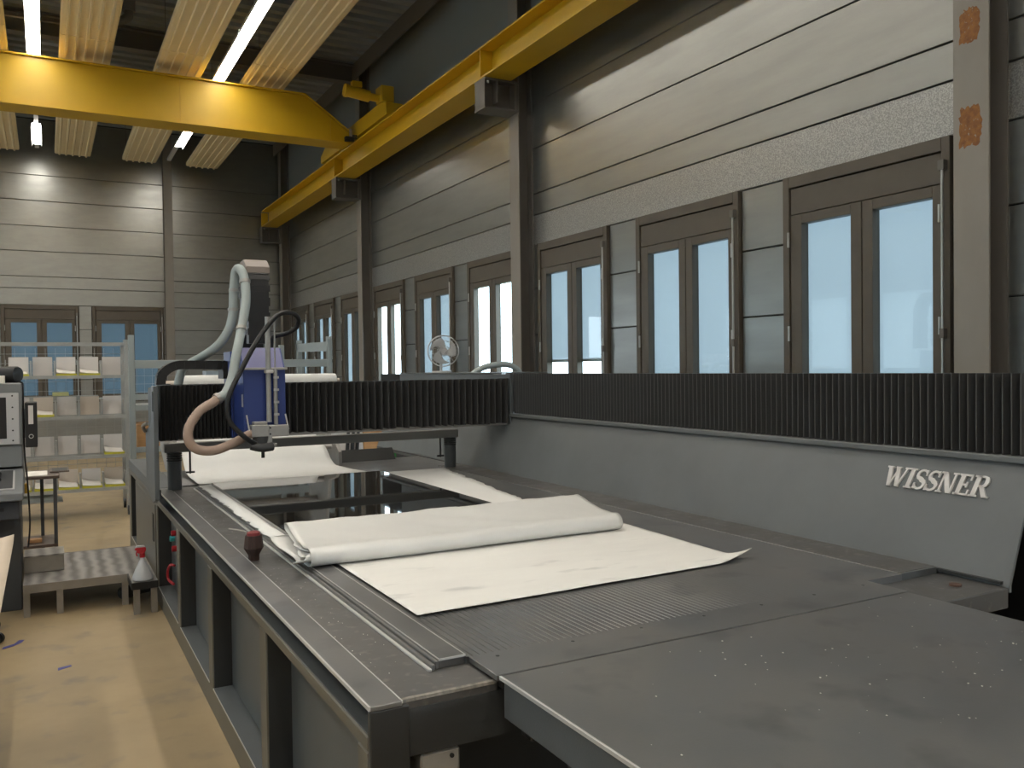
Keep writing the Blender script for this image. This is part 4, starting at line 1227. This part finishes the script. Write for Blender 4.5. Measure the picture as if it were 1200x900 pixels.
# ------------------------------------------------------------------ side table behind the platform
sd = thing('side_table', 'narrow black-legged side table behind the step box', 'table', (-0.05, 8.4, 0))
B(-0.45, 0.09, 8.2, 8.75, 0.765, 0.79).build('top', M_BROWN, sd, bev=0.003)
B(-0.45, 0.065, 8.2, 8.70, 0.19, 0.215).build('lower_shelf', M_BROWN, sd, bev=0.003)
for x in (-0.42, 0.055):
    for y in (8.22, 8.68):
        x = -0.045 if (y > 8.5 and x > 0) else x
        B(x - 0.014, x + 0.014, y - 0.014, y + 0.014, 0, 0.765).build('leg', M_CONSDK, sd)
tag(B(-0.30, 0.0, 8.25, 8.62, 0.791, 0.795).build('paper_stack', M_PAPER), 'white papers lying on the side table', 'paper')
t = thing('tablet', 'dark tablet or frame overhanging the side table corner', 'tablet', (0.09, 8.55, 0.792))
B(0.02, 0.17, 8.42, 8.72, 0.792, 0.805).build('body', M_BROWN, t, bev=0.003)
B(0.035, 0.155, 8.44, 8.70, 0.805, 0.807).build('glass', M_CONSDK, t)
tag(B(-0.16, -0.05, 8.32, 8.40, 0.216, 0.245).build('wood_block', M_WOOD, bev=0.003), 'small wooden block on the lower shelf of the side table', 'block')

# ------------------------------------------------------------------ mobile shelf rack at the left
sr = thing('shelf_trolley', 'silver mobile wire shelf rack holding sorting trays', 'shelf', (0.0, 11.2, 0))
x0, x1, y0, y1 = -1.45, 0.83, 10.9, 11.5
for x in (x0, x1):
    for y in (y0, y1):
        pst = B(x - 0.018, x + 0.018, y - 0.018, y + 0.018, 0.13, 2.02).build('upright', M_ZINC, sr)
        MB().cyl((x - 0.014, y, 0.055), (x + 0.014, y, 0.055), 0.055, 16).build('castor', M_BLACK, pst, smooth=True)
        B(x - 0.02, x + 0.02, y - 0.012, y + 0.012, 0.06, 0.13).build('castor_fork', M_ZINC, pst)
for y in (y0, y1):
    B(x0, x1, y - 0.012, y + 0.012, 1.975, 2.0).build('top_rail', M_ZINC, sr)
for x in (x0, x1):
    B(x - 0.012, x + 0.012, y0, y1, 1.975, 2.0).build('top_rail', M_ZINC, sr)
SZ = [0.335, 0.71, 1.165, 1.625]
for z in SZ:
    sh = B(x0, x1, y0 - 0.015, y0 + 0.015, z - 0.035, z).box(x0, x1, y1 - 0.015, y1 + 0.015, z - 0.035, z).build('shelf_frame', M_ZINC, sr)
    wm = MB()
    for k in range(12):
        wm.box(x0, x1, y0 + 0.04 + k * 0.048, y0 + 0.045 + k * 0.048, z - 0.006, z - 0.001)
    for k in range(30):
        xx = x0 + 0.05 + k * 0.075
        wm.box(xx, xx + 0.004, y0, y1, z - 0.010, z - 0.006)
    tag(wm.build('wire_mesh', M_ZINC, sh), None, kind='stuff')
# back mesh of the shelf
wm = MB()
for k in range(14):
    z = 0.45 + k * 0.11
    wm.box(x0, x1, y1 + 0.018, y1 + 0.022, z, z + 0.005)
for k in range(22):
    xx = x0 + k * 0.104
    wm.box(xx, xx + 0.004, y1 + 0.014, y1 + 0.018, 0.4, 1.95)
tag(wm.build('back_mesh', M_ZINC, sr), None, kind='stuff')
names = ['bottom', 'third', 'second', 'top']
ords = ['first', 'second', 'third', 'fourth', 'fifth']
for ri, z in enumerate(SZ):
    for k in range(5):
        xr_ = 0.79 - k * 0.238
        hgt = 0.215 if ri != 0 else 0.20
        t = thing('sorting_tray', '%s sorting tray from the right on the %s shelf' % (ords[k], names[ri]), 'tray', (xr_ - 0.1, 11.0, z), 'trays on the %s shelf' % names[ri])
        B(xr_ - 0.198, xr_, 11.20, 11.206, z + 0.001, z + hgt).build('back_board', M_CARDB if (ri * 3 + k * 2) % 4 == 0 else M_CARD, t)
        if (ri == 0) or (ri == 3 and k in (1, 2, 4)) or (ri == 2 and k == 3) or (ri == 1 and k == 0):
            B(xr_ - 0.205, xr_ + 0.005, 10.92, 11.19, z + 0.001, z + 0.022).build('yellow_base', M_YTRAY, t)
            rows = []
            for j in range(5):
                v = j / 4
                rows.append([(xr_ - 0.20 + 0.19 * i / 5, 10.93 + 0.25 * v, z + 0.0235 + 0.025 * v + 0.03 * (1 - i / 5) ** 2 * (0.4 + 0.6 * v)) for i in range(6)])
            MB().grid(rows).build('paper', M_PAPER, t, solid=0.003)
        B(xr_ + 0.012, xr_ + 0.03, 11.05, 11.2, z + 0.001, z + hgt * 0.8).build('divider', M_ZINC, t)
tag(B(0.07, 0.24, 11.30, 11.40, 1.388, 1.432).build('yellow_pad', mat('pale_yellow', (0.66, 0.66, 0.30), 0.6), bev=0.004), 'pale yellow pad on the small ledge above the second shelf', 'pad')
ld = B(-1.40, 0.55, 11.29, 11.41, 1.372, 1.387).box(-1.40, 0.55, 11.30, 11.32, 1.32, 1.372).build('inner_ledge', M_ZINC, sr)
tag(B(-0.6, 0.10, 10.95, 11.35, 0.215, 0.262).build('flat_plate', M_RACK, bev=0.003), 'flat grey plate stored under the bottom shelf', 'plate')
B(-0.65, 0.15, 10.94, 11.36, 0.20, 0.213).build('under_tray', M_ZINC, sr)

# ------------------------------------------------------------------ heavy rack behind the machine
rk = thing('storage_rack', 'grey-blue storage rack standing behind the machine', 'rack', (2.2, 12.4, 0))
for x, y, h in ((0.975, 12.0, 2.13), (3.03, 12.6, 2.02), (3.29, 12.6, 2.09), (3.56, 12.0, 2.13), (0.975, 12.8, 2.1)):
    B(x - 0.035, x + 0.035, y - 0.035, y + 0.035, 0, h).build('upright', M_RACK, rk, bev=0.003)
B(1.01, 3.525, 11.97, 12.02, 1.70, 1.80).build('beam', M_RACK, rk, bev=0.003)
B(1.01, 3.525, 11.975, 12.015, 1.80, 1.808).build('beam', M_ZINC, rk)
MB().hexa([(3.255, 12.58, 1.92), (3.255, 12.62, 1.92), (3.255, 12.62, 2.04), (3.255, 12.58, 2.04)], [(3.56, 12.0, 1.92), (3.56, 12.04, 1.92), (3.56, 12.04, 2.06), (3.56, 12.0, 2.06)]).build('side_brace', M_RACK, rk)
for z in (0.28, 0.62, 1.16, 1.30):
    B(1.01, 3.525, 11.98, 12.02, z, z + 0.07).build('beam', M_RACK, rk, bev=0.003)
B(1.01, 3.525, 12.02, 12.78, 0.66, 0.675).build('shelf_board', M_ZINC, rk)
B(1.01, 3.525, 12.02, 12.78, 1.215, 1.23).build('shelf_board', M_ZINC, rk)
wm = MB()
for k in range(12):
    wm.box(1.0, 3.5, 12.81, 12.815, 0.5 + k * 0.11, 0.505 + k * 0.11)
for k in range(26):
    wm.box(1.0 + k * 0.1, 1.004 + k * 0.1, 12.815, 12.82, 0.4, 1.8)
tag(wm.build('rear_mesh', M_ZINC, rk), None, kind='stuff')
tag(B(1.03, 1.75, 12.1, 12.7, 0.677, 0.98).build('wooden_crate', M_WOOD, bev=0.006), 'orange-brown wooden box on the rack behind the shelf post', 'crate')
tag(B(1.9, 2.15, 12.1, 12.4, 1.231, 1.66).build('blue_white_carton', mat('pale_blue_card', (0.42, 0.50, 0.58), 0.6), bev=0.004), 'pale blue carton on the rack above the gantry', 'box')
tag(B(2.19, 2.42, 12.1, 12.4, 1.231, 1.64).build('tan_carton', M_CARDB, bev=0.004), 'tan carton right of the pale blue one on the rack', 'box')
tag(B(1.55, 1.82, 12.1, 12.4, 1.231, 1.50).build('grey_carton', M_CARD, bev=0.004), 'grey carton left of the pale blue one on the rack', 'box')

# things seen under the gantry, far behind the machine
t = thing('plywood_sheet', 'orange-brown plywood sheet standing behind the machine', 'board', (3.7, 10.6, 0))
MB().prism([(10.55, 0.0), (10.59, 0.0), (10.75, 1.02), (10.71, 1.02)][::-1], 0, 3.60, 3.965).build('board', M_WOOD, t, bev=0.003)
B(3.97, 4.03, 10.55, 10.62, 0.0, 1.06).build('green_edge', M_GREEN, t)
t = thing('grey_panel_stack', 'light grey panel with dark fins left of the plywood', 'panel', (2.95, 10.6, 0))
MB().prism([(10.56, 0.0), (10.60, 0.0), (10.72, 1.02), (10.68, 1.02)][::-1], 0, 2.40, 3.585).build('panel', M_CARD, t, bev=0.003)
for k in range(3):
    xf = 3.33 + k * 0.065
    MB().hexa([(xf, 10.55, 0.55), (xf + 0.03, 10.55, 0.55), (xf + 0.03, 10.60, 0.55), (xf, 10.60, 0.55)],
              [(xf + 0.05, 10.63, 0.86), (xf + 0.08, 10.63, 0.86), (xf + 0.08, 10.68, 0.86), (xf + 0.05, 10.68, 0.86)]).build('fin', M_BLACK, t)

# blue tape scraps on the floor
for pts, lab in (([(-0.26, 5.965), (-0.20, 6.005), (-0.16, 6.06), (-0.145, 6.11), (-0.175, 6.12), (-0.20, 6.05), (-0.255, 6.01)], 'blue tape scrap on the floor near the trolley'),
                 ([(0.03, 5.38), (0.10, 5.42), (0.095, 5.445), (0.03, 5.425)], 'smaller faded blue tape scrap in mid floor')):
    tag(MB().prism(pts, 2, 0.0006, 0.0018).build('tape_scrap', M_TAPE), lab, 'tape')
